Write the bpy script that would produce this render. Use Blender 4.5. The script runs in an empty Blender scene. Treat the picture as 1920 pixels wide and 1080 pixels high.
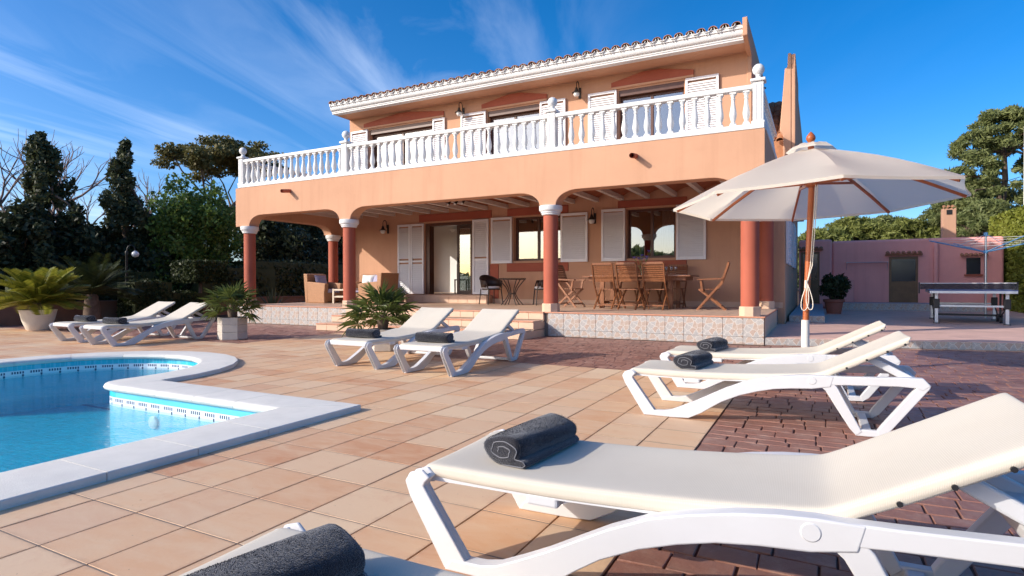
import bpy, bmesh, math, random
import numpy as np
from mathutils import Vector, Matrix
R = math.radians
rng = random.Random(7)
C = bpy.context.scene.collection
scn = bpy.context.scene

# ------------------------------------------------------------------ camera
FL, YAW, PITCH, ROLL, CAMH = 1097.5, 0.481349, -0.0077376, -0.0019623, 1.05
_f = np.array([-math.sin(YAW)*math.cos(PITCH), math.cos(YAW)*math.cos(PITCH), math.sin(PITCH)])
_r = np.array([math.cos(YAW), math.sin(YAW), 0.0]); _u = np.cross(_r, _f)
_r2 = _r*math.cos(ROLL)+_u*math.sin(ROLL); _u2 = -_r*math.sin(ROLL)+_u*math.cos(ROLL)
cam = bpy.data.cameras.new('camera'); cam.sensor_width = 36; cam.lens = FL/1920*36
cam.clip_start = 0.05; cam.clip_end = 3000
co = bpy.data.objects.new('camera', cam); C.objects.link(co); scn.camera = co
co.matrix_world = Matrix(((_r2[0], _u2[0], -_f[0], 0), (_r2[1], _u2[1], -_f[1], 0), (_r2[2], _u2[2], -_f[2], CAMH), (0, 0, 0, 1)))

def ray(x, y):
    return _r2*(x-960)/FL - _u2*(y-540)/FL + _f
def at_z(x, y, z=0.0):
    d = ray(x, y); return np.array([0, 0, CAMH]) + d*((z-CAMH)/d[2])
def at_y(x, y, Y):
    d = ray(x, y); return np.array([0, 0, CAMH]) + d*(Y/d[1])
def at_x(x, y, X):
    d = ray(x, y); return np.array([0, 0, CAMH]) + d*(X/d[0])

# ------------------------------------------------------------------ sky, sun, exposure
SUN = Vector((-0.63, -0.66, 0.43)).normalized()          # towards the sun
SUN_EL = math.asin(SUN.z); SUN_AZ = math.atan2(SUN.x, SUN.y)
w = bpy.data.worlds.new('World'); scn.world = w; w.use_nodes = True
nt = w.node_tree; N = nt.nodes; L = nt.links
for n in list(N): N.remove(n)
out = N.new('ShaderNodeOutputWorld'); bg = N.new('ShaderNodeBackground'); sky = N.new('ShaderNodeTexSky')
sky.sky_type = 'NISHITA'; sky.sun_disc = False; sky.sun_elevation = SUN_EL; sky.sun_rotation = SUN_AZ % (2*math.pi)
sky.air_density = 0.70; sky.dust_density = 1.7; sky.ozone_density = 2.2; sky.altitude = 50
hs = N.new('ShaderNodeHueSaturation'); hs.inputs['Saturation'].default_value = 1.44; hs.inputs['Hue'].default_value = 0.502; hs.inputs['Value'].default_value = 1.0
L.new(sky.outputs[0], hs.inputs['Color'])
# thin cirrus, in streaks, over the whole dome
tc = N.new('ShaderNodeTexCoord')
sep = N.new('ShaderNodeSeparateXYZ'); L.new(tc.outputs['Generated'], sep.inputs[0])
mx = N.new('ShaderNodeMath'); mx.operation = 'MAXIMUM'; mx.inputs[1].default_value = 0.06; L.new(sep.outputs['Z'], mx.inputs[0])
dv = N.new('ShaderNodeVectorMath'); dv.operation = 'DIVIDE'; L.new(tc.outputs['Generated'], dv.inputs[0])
cmb = N.new('ShaderNodeCombineXYZ'); 
for i in range(3): L.new(mx.outputs[0], cmb.inputs[i])
L.new(cmb.outputs[0], dv.inputs[1])
mpr = N.new('ShaderNodeMapping'); mpr.inputs['Rotation'].default_value = (0, 0, R(-112)); L.new(dv.outputs[0], mpr.inputs[0])
mp = N.new('ShaderNodeMapping'); mp.inputs['Scale'].default_value = (0.30, 1.5, 0.0); mp.inputs['Location'].default_value = (3.1, 1.2, 0)
L.new(mpr.outputs[0], mp.inputs[0])
n1 = N.new('ShaderNodeTexNoise'); n1.inputs['Scale'].default_value = 1.15; n1.inputs['Detail'].default_value = 9; n1.inputs['Roughness'].default_value = 0.56; n1.inputs['Distortion'].default_value = 0.9
L.new(mp.outputs[0], n1.inputs['Vector'])
mp2 = N.new('ShaderNodeMapping'); mp2.inputs['Scale'].default_value = (0.30, 0.30, 0); mp2.inputs['Location'].default_value = (0.62, 0.2, 0); L.new(dv.outputs[0], mp2.inputs[0])
n2 = N.new('ShaderNodeTexNoise'); n2.inputs['Scale'].default_value = 1.0; n2.inputs['Detail'].default_value = 2; L.new(mp2.outputs[0], n2.inputs['Vector'])
r1 = N.new('ShaderNodeMapRange'); r1.inputs[1].default_value = 0.42; r1.inputs[2].default_value = 0.82; L.new(n1.outputs['Fac'], r1.inputs[0])
r2 = N.new('ShaderNodeMapRange'); r2.inputs[1].default_value = 0.34; r2.inputs[2].default_value = 0.56; L.new(n2.outputs['Fac'], r2.inputs[0])
mul = N.new('ShaderNodeMath'); mul.operation = 'MULTIPLY'; L.new(r1.outputs[0], mul.inputs[0]); L.new(r2.outputs[0], mul.inputs[1])
mul2 = N.new('ShaderNodeMath'); mul2.operation = 'MULTIPLY'; mul2.inputs[1].default_value = 0.36; gx = N.new('ShaderNodeMapRange'); gx.interpolation_type = 'SMOOTHSTEP'; gx.inputs[1].default_value = -0.62; gx.inputs[2].default_value = -0.12; gx.inputs[3].default_value = 1.0; gx.inputs[4].default_value = 0.03; L.new(sep.outputs['X'], gx.inputs[0]); mg = N.new('ShaderNodeMath'); mg.operation = 'MULTIPLY'; L.new(gx.outputs[0], mg.inputs[0]); L.new(mul.outputs[0], mg.inputs[1]); L.new(mg.outputs[0], mul2.inputs[0])
mixc = N.new('ShaderNodeMix'); mixc.data_type = 'RGBA'; L.new(mul2.outputs[0], mixc.inputs['Factor']); L.new(hs.outputs[0], mixc.inputs[6]); mixc.inputs[7].default_value = (6.2, 6.8, 7.8, 1)
L.new(mixc.outputs[2], bg.inputs['Color']); bg.inputs['Strength'].default_value = 0.13
L.new(bg.outputs[0], out.inputs['Surface'])

sl = bpy.data.lights.new('sun', 'SUN'); sl.energy = 2.6; sl.angle = R(0.5); sl.color = (1.0, 0.925, 0.83)
so = bpy.data.objects.new('sun', sl); C.objects.link(so); so.rotation_euler = SUN.to_track_quat('Z', 'Y').to_euler(); so.location = (-20, -20, 20)
scn.view_settings.view_transform = 'Standard'; scn.view_settings.look = 'None'; scn.view_settings.exposure = 0.86; scn.view_settings.gamma = 1

# ------------------------------------------------------------------ materials
MATS = {}
def newmat(name):
    m = bpy.data.materials.new(name); m.use_nodes = True
    MATS[name] = m
    return m, m.node_tree.nodes, m.node_tree.links, m.node_tree.nodes['Principled BSDF']
def pos_vec(N, L, scale=(1, 1, 1), obj=False):
    mp = N.new('ShaderNodeMapping'); mp.inputs['Scale'].default_value = scale
    if obj:
        t = N.new('ShaderNodeTexCoord'); L.new(t.outputs['Object'], mp.inputs[0])
    else:
        g = N.new('ShaderNodeNewGeometry'); L.new(g.outputs['Position'], mp.inputs[0])
    return mp.outputs[0]
def ramp(N, L, fac, stops, interp='LINEAR'):
    r = N.new('ShaderNodeValToRGB'); r.color_ramp.interpolation = interp
    e = r.color_ramp.elements
    while len(e) < len(stops): e.new(0.5)
    for i, (p, c) in enumerate(stops):
        e[i].position = p; e[i].color = (*c, 1)
    L.new(fac, r.inputs[0]); return r.outputs[0]
def noise(N, L, vec, scale, detail=4, rough=0.55, dist=0.0):
    n = N.new('ShaderNodeTexNoise'); n.inputs['Scale'].default_value = scale; n.inputs['Detail'].default_value = detail
    n.inputs['Roughness'].default_value = rough; n.inputs['Distortion'].default_value = dist
    L.new(vec, n.inputs['Vector']); return n.outputs['Fac']
def mixrgb(N, L, fac, a, b, mode='MIX'):
    m = N.new('ShaderNodeMix'); m.data_type = 'RGBA'; m.blend_type = mode
    for s, v in ((m.inputs['Factor'], fac), (m.inputs[6], a), (m.inputs[7], b)):
        if isinstance(v, (int, float)): s.default_value = v
        elif isinstance(v, tuple): s.default_value = (*v, 1)
        else: L.new(v, s)
    return m.outputs[2]
def bump(N, L, bsdf, h, strength=0.3, dist=0.01):
    b = N.new('ShaderNodeBump'); b.inputs['Strength'].default_value = strength; b.inputs['Distance'].default_value = dist
    L.new(h, b.inputs['Height']); L.new(b.outputs[0], bsdf.inputs['Normal'])
def c_mul(c, k): return tuple(min(1, x*k) for x in c)
def mat(name, col, rough=0.6, var=0.12, vscale=3.0, bscale=60, bstr=0.15, bdist=0.004, metal=0.0, spec=0.5, obj=False, scale=(1, 1, 1), stain=None):
    m, N, L, b = newmat(name)
    v = pos_vec(N, L, scale, obj)
    f = noise(N, L, v, vscale, 6, 0.6)
    c = ramp(N, L, f, ((0.28, c_mul(col, 1-var)), (0.72, c_mul(col, 1+var))))
    if stain:
        s = noise(N, L, v, 0.9, 7, 0.68, 0.4)
        rr = N.new('ShaderNodeMapRange'); rr.inputs[1].default_value = 0.55; rr.inputs[2].default_value = 0.75; rr.inputs[4].default_value = stain[1]; L.new(s, rr.inputs[0])
        c = mixrgb(N, L, rr.outputs[0], c, stain[0])
    L.new(c, b.inputs['Base Color'])
    b.inputs['Roughness'].default_value = rough; b.inputs['Metallic'].default_value = metal; b.inputs['Specular IOR Level'].default_value = spec
    if bstr: bump(N, L, b, noise(N, L, v, bscale, 3, 0.6), bstr, bdist)
    return m
def weather(name, col, amount=0.35, relief=0.35):
    m = MATS[name]; N = m.node_tree.nodes; L = m.node_tree.links; b = N['Principled BSDF']
    src = b.inputs['Base Color'].links[0].from_socket
    v = pos_vec(N, L, (5.0, 5.0, 0.30)); f = noise(N, L, v, 1.0, 6, 0.65, 0.3)
    r = N.new('ShaderNodeMapRange'); r.inputs[1].default_value = 0.50; r.inputs[2].default_value = 0.78; r.inputs[4].default_value = amount; L.new(f, r.inputs[0])
    L.new(mixrgb(N, L, r.outputs[0], src, col), b.inputs['Base Color'])
    v2 = pos_vec(N, L); h1 = noise(N, L, v2, 7, 4, 0.6); h2 = noise(N, L, v2, 70, 3, 0.6)
    a = N.new('ShaderNodeMath'); a.operation = 'MULTIPLY_ADD'; a.inputs[1].default_value = 0.25; L.new(h2, a.inputs[0]); L.new(h1, a.inputs[2]); bump(N, L, b, a.outputs[0], relief, 0.012)
mat('stucco', (0.58, 0.33, 0.21), 0.92, 0.07, 0.8, 90, 0.25, 0.004, spec=0.15, stain=((0.50, 0.28, 0.175), 0.5))
mat('stucco_pink', (0.86, 0.38, 0.33), 0.92, 0.08, 0.9, 60, 0.35, 0.005, spec=0.15, stain=((0.74, 0.30, 0.26), 0.5))
weather('stucco', (0.46, 0.245, 0.15), 0.45); weather('stucco_pink', (0.68, 0.27, 0.23))
mat('terracotta_paint', (0.39, 0.105, 0.062), 0.7, 0.10, 1.5, 80, 0.15, 0.003, spec=0.25, stain=((0.46, 0.16, 0.10), 0.5))
mat('white_paint', (0.72, 0.715, 0.70), 0.55, 0.03, 2, 70, 0.12, 0.002, spec=0.3, stain=((0.66, 0.64, 0.60), 0.45))
mat('white_plastic', (0.62, 0.62, 0.625), 0.34, 0.025, 4, 120, 0.05, 0.001, spec=0.5, obj=True, stain=((0.56, 0.55, 0.535), 0.45))
mat('shutter_white', (0.83, 0.82, 0.83), 0.45, 0.03, 3, 60, 0.05, 0.001)
mat('white_wall', (0.78, 0.78, 0.76), 0.9, 0.02, 1, 60, 0.1, 0.002, spec=0.1)
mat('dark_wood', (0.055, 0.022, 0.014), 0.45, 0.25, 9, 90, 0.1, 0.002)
mat('brown_frame', (0.10, 0.038, 0.022), 0.4, 0.2, 9, 90, 0.1, 0.002)
mat('black_iron', (0.016, 0.014, 0.013), 0.45, 0.2, 8, 90, 0.1, 0.002, spec=0.4)
mat('black_plastic', (0.018, 0.018, 0.02), 0.4, 0.1, 8, 90, 0.05, 0.002)
mat('beam_white', (0.66, 0.60, 0.54), 0.7, 0.08, 4, 60, 0.15, 0.003)
mat('vault', (0.42, 0.155, 0.085), 0.85, 0.12, 5, 60, 0.2, 0.004, spec=0.15)
mat('concrete_white', (0.68, 0.655, 0.60), 0.85, 0.06, 6, 140, 0.5, 0.004, spec=0.2, stain=((0.60, 0.58, 0.55), 0.45))
mat('planter', (0.58, 0.52, 0.44), 0.85, 0.10, 7, 120, 0.4, 0.003, spec=0.2, stain=((0.42, 0.37, 0.31), 0.6))
mat('terracotta_pot', (0.40, 0.13, 0.085), 0.75, 0.12, 5, 60, 0.2, 0.003, spec=0.2)
mat('soil', (0.05, 0.035, 0.025), 0.95, 0.3, 20, 90, 0.6, 0.01, spec=0.1)
mat('ground_earth', (0.11, 0.075, 0.052), 0.95, 0.3, 1.2, 25, 0.7, 0.02, spec=0.1)
mat('garden_wall', (0.28, 0.145, 0.095), 0.9, 0.15, 1.8, 50, 0.35, 0.006, spec=0.15, stain=((0.16, 0.085, 0.06), 0.7))
mat('mortar', (0.10, 0.065, 0.05), 0.95, 0.2, 6, 120, 0.4, 0.003, spec=0.1)
mat('grout', (0.24, 0.19, 0.155), 0.95, 0.15, 6, 120, 0.4, 0.003, spec=0.1)
mat('wicker', (0.40, 0.20, 0.095), 0.6, 0.12, 20, 220, 0.6, 0.004)
mat('rattan', (0.045, 0.024, 0.016), 0.45, 0.2, 20, 160, 0.4, 0.003)
mat('lavender', (0.44, 0.42, 0.56), 0.9, 0.05, 6, 160, 0.2, 0.002, spec=0.1)
mat('white_cloth', (0.80, 0.80, 0.80), 0.9, 0.04, 6, 160, 0.2, 0.002, spec=0.1)
mat('cream_wood', (0.66, 0.55, 0.42), 0.5, 0.08, 10, 60, 0.1, 0.002)
mat('aluminium', (0.62, 0.64, 0.67), 0.35, 0.05, 6, 60, 0.05, 0.001, metal=0.9)
mat('tt_blue', (0.018, 0.055, 0.20), 0.4, 0.05, 6, 60, 0.03, 0.001)
mat('light_blue', (0.12, 0.30, 0.52), 0.4, 0.05, 6, 60, 0.03, 0.001)
mat('rope', (0.70, 0.64, 0.54), 0.85, 0.08, 60, 200, 0.4, 0.002)
mat('pole_wood', (0.40, 0.105, 0.030), 0.35, 0.14, 14, 50, 0.08, 0.001, scale=(1, 1, 0.15))
mat('canopy', (0.86, 0.83, 0.75), 0.9, 0.03, 5, 300, 0.2, 0.002, spec=0.1)
mat('terrace_pink', (0.68, 0.43, 0.34), 0.9, 0.13, 2.2, 30, 0.45, 0.006, spec=0.2, stain=((0.52, 0.31, 0.24), 0.7))
mat('bark', (0.16, 0.115, 0.085), 0.9, 0.3, 9, 40, 0.6, 0.01, spec=0.1)
mat('bare_bark', (0.24, 0.17, 0.14), 0.9, 0.25, 9, 40, 0.4, 0.006, spec=0.1)
mat('iris', (0.16, 0.12, 0.55), 0.6, 0.2, 30, 0, 0)
mat('stem_green', (0.14, 0.24, 0.05), 0.6, 0.2, 30, 0, 0)
mat('label_cream', (0.70, 0.60, 0.42), 0.7, 0.05, 30, 0, 0)
mat('roof_clay', (0.40, 0.19, 0.10), 0.85, 0.32, 5, 70, 0.4, 0.005, spec=0.15, stain=((0.16, 0.085, 0.05), 0.8))
mat('step_tile', (0.68, 0.455, 0.31), 0.55, 0.07, 6, 120, 0.12, 0.002, stain=((0.60, 0.36, 0.235), 0.5))
mat('nosing', (0.56, 0.25, 0.15), 0.55, 0.12, 6, 120, 0.12, 0.002)
mat('porch_tile', (0.60, 0.42, 0.30), 0.42, 0.08, 5, 120, 0.1, 0.002, stain=((0.50, 0.33, 0.23), 0.5))
mat('blue_grey_tile', (0.36, 0.34, 0.36), 0.5, 0.08, 5, 120, 0.1, 0.002)
mat('clip_hedge', (0.20, 0.24, 0.03), 0.8, 0.2, 3, 30, 0.6, 0.03, spec=0.15)

def teak():
    m, N, L, b = newmat('teak')
    v = pos_vec(N, L, (40, 40, 6), True)
    f = noise(N, L, v, 1.0, 5, 0.6)
    L.new(ramp(N, L, f, ((0.3, (0.17, 0.058, 0.022)), (0.7, (0.33, 0.13, 0.052)))), b.inputs['Base Color']); b.inputs['Roughness'].default_value = 0.45
teak()
def towel_mat():
    m, N, L, b = newmat('towel')
    v = pos_vec(N, L)
    f = noise(N, L, v, 260, 2, 0.7); g = noise(N, L, v, 30, 4, 0.6)
    c = ramp(N, L, f, ((0.32, (0.018, 0.018, 0.023)), (0.68, (0.040, 0.040, 0.049))))
    L.new(mixrgb(N, L, 0.35, c, ramp(N, L, g, ((0.3, (0.015, 0.015, 0.02)), (0.7, (0.05, 0.05, 0.06))))), b.inputs['Base Color'])
    b.inputs['Roughness'].default_value = 0.95; b.inputs['Specular IOR Level'].default_value = 0.1
    b.inputs['Sheen Weight'].default_value = 0.5; b.inputs['Sheen Roughness'].default_value = 0.4
    bump(N, L, b, f, 0.9, 0.006)
towel_mat()
mat('towel_hem', (0.20, 0.20, 0.215), 0.9, 0.1, 60, 200, 0.3, 0.002, spec=0.1)
def sling():
    m, N, L, b = newmat('sling')
    v = pos_vec(N, L, (1, 1, 1), True)
    w1 = N.new('ShaderNodeTexWave'); w1.wave_type = 'BANDS'; w1.bands_direction = 'X'; w1.inputs['Scale'].default_value = 62; L.new(v, w1.inputs['Vector'])
    w2 = N.new('ShaderNodeTexWave'); w2.wave_type = 'BANDS'; w2.bands_direction = 'Y'; w2.inputs['Scale'].default_value = 62; L.new(v, w2.inputs['Vector'])
    mm = N.new('ShaderNodeMath'); mm.operation = 'MULTIPLY'; L.new(w1.outputs['Fac'], mm.inputs[0]); L.new(w2.outputs['Fac'], mm.inputs[1])
    f = noise(N, L, v, 2.5, 5, 0.6)
    base = ramp(N, L, f, ((0.3, (0.58, 0.515, 0.415)), (0.7, (0.63, 0.57, 0.47))))
    c = mixrgb(N, L, mm.outputs[0], base, (0.70, 0.64, 0.54))
    L.new(c, b.inputs['Base Color']); b.inputs['Roughness'].default_value = 0.75; b.inputs['Specular IOR Level'].default_value = 0.25
    bump(N, L, b, mm.outputs[0], 0.35, 0.0015)
sling()

TX, TY, TX0, TY0 = 0.3483, 0.3805, -0.686, 1.197        # floor tile pitch and one joint crossing
def tile_mat():
    m, N, L, b = newmat('floor_tile')
    g = N.new('ShaderNodeNewGeometry')
    mp = N.new('ShaderNodeMapping'); mp.vector_type = 'POINT'
    mp.inputs['Location'].default_value = (-TX0/TX, -TY0/TY, 0); mp.inputs['Scale'].default_value = (1/TX, 1/TY, 0)
    L.new(g.outputs['Position'], mp.inputs[0])
    fl = N.new('ShaderNodeVectorMath'); fl.operation = 'FLOOR'; L.new(mp.outputs[0], fl.inputs[0])
    wn = N.new('ShaderNodeTexWhiteNoise'); wn.noise_dimensions = '3D'; L.new(fl.outputs[0], wn.inputs['Vector'])
    base = ramp(N, L, wn.outputs['Value'], ((0.0, (0.64, 0.325, 0.155)), (0.3, (0.72, 0.46, 0.265)), (0.55, (0.58, 0.275, 0.135)), (0.8, (0.74, 0.53, 0.335)), (1.0, (0.62, 0.345, 0.195))))
    add = N.new('ShaderNodeVectorMath'); add.operation = 'ADD'; sc = N.new('ShaderNodeVectorMath'); sc.operation = 'SCALE'; sc.inputs['Scale'].default_value = 9.0
    L.new(wn.outputs['Color'], sc.inputs[0]); L.new(g.outputs['Position'], add.inputs[0]); L.new(sc.outputs[0], add.inputs[1])
    mp2 = N.new('ShaderNodeMapping'); mp2.inputs['Scale'].default_value = (3.2, 9.0, 1); L.new(add.outputs[0], mp2.inputs[0])
    f = noise(N, L, mp2.outputs[0], 1.0, 7, 0.65, 0.6)
    fac = N.new('ShaderNodeMapRange'); fac.inputs[1].default_value = 0.38; fac.inputs[2].default_value = 0.68; fac.inputs[4].default_value = 0.62; L.new(f, fac.inputs[0])
    c = mixrgb(N, L, fac.outputs[0], base, (0.72, 0.51, 0.32))
    f2 = noise(N, L, add.outputs[0], 4.5, 6, 0.7)
    fac2 = N.new('ShaderNodeMapRange'); fac2.inputs[1].default_value = 0.56; fac2.inputs[2].default_value = 0.76; fac2.inputs[4].default_value = 0.45; L.new(f2, fac2.inputs[0])
    c = mixrgb(N, L, fac2.outputs[0], c, (0.56, 0.27, 0.155))
    # dark specks and large worn patches
    v = pos_vec(N, L)
    sp = noise(N, L, v, 55, 2, 0.5); fs = N.new('ShaderNodeMapRange'); fs.inputs[1].default_value = 0.73; fs.inputs[2].default_value = 0.77; fs.inputs[4].default_value = 0.7; L.new(sp, fs.inputs[0])
    c = mixrgb(N, L, fs.outputs[0], c, (0.16, 0.10, 0.075))
    lg = noise(N, L, v, 0.55, 5, 0.6); fg = N.new('ShaderNodeMapRange'); fg.inputs[1].default_value = 0.45; fg.inputs[2].default_value = 0.75; fg.inputs[4].default_value = 0.4; L.new(lg, fg.inputs[0])
    c = mixrgb(N, L, fg.outputs[0], c, (0.66, 0.51, 0.36))
    # grime along the joints
    fr = N.new('ShaderNodeVectorMath'); fr.operation = 'FRACTION'; L.new(mp.outputs[0], fr.inputs[0])
    s5 = N.new('ShaderNodeVectorMath'); s5.operation = 'SUBTRACT'; s5.inputs[1].default_value = (0.5, 0.5, 0); L.new(fr.outputs[0], s5.inputs[0])
    ab = N.new('ShaderNodeVectorMath'); ab.operation = 'ABSOLUTE'; L.new(s5.outputs[0], ab.inputs[0]); sx = N.new('ShaderNodeSeparateXYZ'); L.new(ab.outputs[0], sx.inputs[0])
    mxx = N.new('ShaderNodeMath'); mxx.operation = 'MAXIMUM'; L.new(sx.outputs[0], mxx.inputs[0]); L.new(sx.outputs[1], mxx.inputs[1])
    gn = noise(N, L, v, 11, 5, 0.7); ga = N.new('ShaderNodeMath'); ga.operation = 'MULTIPLY_ADD'; ga.inputs[1].default_value = 0.22; L.new(gn, ga.inputs[0]); L.new(mxx.outputs[0], ga.inputs[2])
    ge = N.new('ShaderNodeMapRange'); ge.inputs[1].default_value = 0.545; ge.inputs[2].default_value = 0.64; ge.inputs[4].default_value = 0.42; L.new(ga.outputs[0], ge.inputs[0])
    c = mixrgb(N, L, ge.outputs[0], c, (0.33, 0.20, 0.125))
    L.new(c, b.inputs['Base Color'])
    rr = N.new('ShaderNodeMapRange'); rr.inputs[3].default_value = 0.42; rr.inputs[4].default_value = 0.7; L.new(f2, rr.inputs[0]); L.new(rr.outputs[0], b.inputs['Roughness'])
    b.inputs['Specular IOR Level'].default_value = 0.35
    bump(N, L, b, noise(N, L, v, 45, 4, 0.6), 0.18, 0.003)
tile_mat()
def stamped():
    m, N, L, b = newmat('stamped')
    v = pos_vec(N, L)
    g = N.new('ShaderNodeNewGeometry')
    base = ramp(N, L, g.outputs['Random Per Island'], ((0.0, (0.20, 0.092, 0.066)), (0.5, (0.275, 0.122, 0.086)), (1.0, (0.32, 0.16, 0.115))))
    f = noise(N, L, v, 7, 7, 0.7)
    fac = N.new('ShaderNodeMapRange'); fac.inputs[1].default_value = 0.48; fac.inputs[2].default_value = 0.72; fac.inputs[4].default_value = 0.6; L.new(f, fac.inputs[0])
    c = mixrgb(N, L, fac.outputs[0], base, (0.44, 0.29, 0.225))
    f2 = noise(N, L, v, 1.3, 5, 0.65)
    fac2 = N.new('ShaderNodeMapRange'); fac2.inputs[1].default_value = 0.5; fac2.inputs[2].default_value = 0.75; fac2.inputs[4].default_value = 0.55; L.new(f2, fac2.inputs[0])
    c = mixrgb(N, L, fac2.outputs[0], c, (0.10, 0.045, 0.035))
    L.new(c, b.inputs['Base Color']); b.inputs['Roughness'].default_value = 0.5; b.inputs['Specular IOR Level'].default_value = 0.4
    bump(N, L, b, noise(N, L, v, 38, 5, 0.7), 0.6, 0.006)
stamped()
def facing():
    m, N, L, b = newmat('facing_tile')          # glazed tile printed with crazy paving; every tile carries the same print
    v = pos_vec(N, L, (1, 1, 1), True)
    sx = N.new('ShaderNodeSeparateXYZ'); L.new(v, sx.inputs[0])
    cb = N.new('ShaderNodeCombineXYZ'); L.new(sx.outputs['X'], cb.inputs[0]); L.new(sx.outputs['Z'], cb.inputs[1])
    wob = N.new('ShaderNodeTexNoise'); wob.inputs['Scale'].default_value = 14; L.new(cb.outputs[0], wob.inputs['Vector'])
    off = N.new('ShaderNodeVectorMath'); off.operation = 'MULTIPLY_ADD'; off.inputs[1].default_value = (0.05, 0.05, 0); L.new(wob.outputs['Color'], off.inputs[0]); L.new(cb.outputs[0], off.inputs[2])
    vo = N.new('ShaderNodeTexVoronoi'); vo.voronoi_dimensions = '2D'; vo.feature = 'DISTANCE_TO_EDGE'; vo.inputs['Scale'].default_value = 11.5; L.new(off.outputs[0], vo.inputs['Vector'])
    vc = N.new('ShaderNodeTexVoronoi'); vc.voronoi_dimensions = '2D'; vc.feature = 'F1'; vc.inputs['Scale'].default_value = 11.5; L.new(off.outputs[0], vc.inputs['Vector'])
    s2 = N.new('ShaderNodeSeparateColor'); L.new(vc.outputs['Color'], s2.inputs[0])
    base = ramp(N, L, s2.outputs[0], ((0.0, (0.40, 0.26, 0.19)), (0.25, (0.40, 0.375, 0.355)), (0.5, (0.44, 0.31, 0.23)), (0.75, (0.36, 0.35, 0.345)), (1.0, (0.46, 0.36, 0.29))), 'CONSTANT')
    f = noise(N, L, v, 40, 4, 0.7)
    base = mixrgb(N, L, 0.35, base, ramp(N, L, f, ((0.3, (0.25, 0.23, 0.22)), (0.7, (0.62, 0.58, 0.54)))))
    e = N.new('ShaderNodeMapRange'); e.inputs[1].default_value = 0.025; e.inputs[2].default_value = 0.055; L.new(vo.outputs['Distance'], e.inputs[0])
    c = mixrgb(N, L, e.outputs[0], (0.58, 0.55, 0.50), base)
    L.new(c, b.inputs['Base Color']); b.inputs['Roughness'].default_value = 0.4
    bump(N, L, b, e.outputs[0], 0.15, 0.003)
facing()
def foliage(name, dark, light, trans=0.25, rough=0.55):
    m, N, L, b = newmat(name)
    g = N.new('ShaderNodeNewGeometry')
    v = pos_vec(N, L)
    f = noise(N, L, v, 1.6, 3, 0.6)
    a = N.new('ShaderNodeMath'); a.operation = 'MULTIPLY_ADD'; a.inputs[1].default_value = 0.6; L.new(g.outputs['Random Per Island'], a.inputs[0])
    h = N.new('ShaderNodeMath'); h.operation = 'MULTIPLY'; h.inputs[1].default_value = 0.4; L.new(f, h.inputs[0]); L.new(h.outputs[0], a.inputs[2])
    c = ramp(N, L, a.outputs[0], ((0.12, dark), (0.88, light)))
    L.new(c, b.inputs['Base Color']); b.inputs['Roughness'].default_value = rough; b.inputs['Specular IOR Level'].default_value = 0.3
    t = N.new('ShaderNodeBsdfTranslucent'); L.new(c, t.inputs[0])
    mx = N.new('ShaderNodeMixShader'); mx.inputs[0].default_value = trans
    L.new(b.outputs[0], mx.inputs[1]); L.new(t.outputs[0], mx.inputs[2]); L.new(mx.outputs[0], N['Material Output'].inputs['Surface'])
foliage('leaf_conifer', (0.016, 0.028, 0.015), (0.110, 0.125, 0.055), 0.22)
foliage('leaf_dark', (0.013, 0.020, 0.011), (0.080, 0.095, 0.038), 0.2)
foliage('leaf_privet', (0.050, 0.090, 0.018), (0.210, 0.300, 0.060), 0.35, 0.35)
foliage('leaf_carob', (0.070, 0.080, 0.025), (0.210, 0.175, 0.060), 0.25)
foliage('leaf_pine', (0.095, 0.125, 0.038), (0.300, 0.325, 0.125), 0.36)
foliage('leaf_pine_yellow', (0.110, 0.135, 0.028), (0.290, 0.305, 0.085), 0.3)
foliage('leaf_hedge', (0.130, 0.155, 0.016), (0.290, 0.310, 0.050), 0.25)
foliage('leaf_box', (0.014, 0.022, 0.007), (0.060, 0.075, 0.020), 0.15)
foliage('leaf_palm', (0.055, 0.085, 0.014), (0.150, 0.185, 0.045), 0.2, 0.4)
foliage('leaf_cycad', (0.110, 0.135, 0.014), (0.340, 0.320, 0.045), 0.3, 0.35)
foliage('leaf_agave', (0.060, 0.080, 0.040), (0.170, 0.180, 0.090), 0.15, 0.45)
foliage('leaf_shrub', (0.022, 0.032, 0.012), (0.075, 0.090, 0.035), 0.2)

def schlick(N, L, f0, normal):
    # reflectance that is the same from both sides of a thin sheet
    lw = N.new('ShaderNodeLayerWeight'); lw.inputs['Blend'].default_value = 0.5
    if normal is not None: L.new(normal, lw.inputs['Normal'])
    pw = N.new('ShaderNodeMath'); pw.operation = 'POWER'; pw.inputs[1].default_value = 5.0; L.new(lw.outputs['Facing'], pw.inputs[0])
    ma = N.new('ShaderNodeMath'); ma.operation = 'MULTIPLY_ADD'; ma.inputs[1].default_value = 1-f0; ma.inputs[2].default_value = f0; ma.use_clamp = True; L.new(pw.outputs[0], ma.inputs[0])
    return ma.outputs[0]
def glass_mat(name, refl, tint):
    m, N, L, b = newmat(name)
    t = N.new('ShaderNodeBsdfTransparent'); t.inputs[0].default_value = (*tint, 1)
    g = N.new('ShaderNodeBsdfGlossy'); g.inputs['Roughness'].default_value = 0.015
    ad = schlick(N, L, refl, None)
    mx = N.new('ShaderNodeMixShader'); L.new(ad, mx.inputs[0]); L.new(t.outputs[0], mx.inputs[1]); L.new(g.outputs[0], mx.inputs[2])
    L.new(mx.outputs[0], N['Material Output'].inputs['Surface'])
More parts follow.
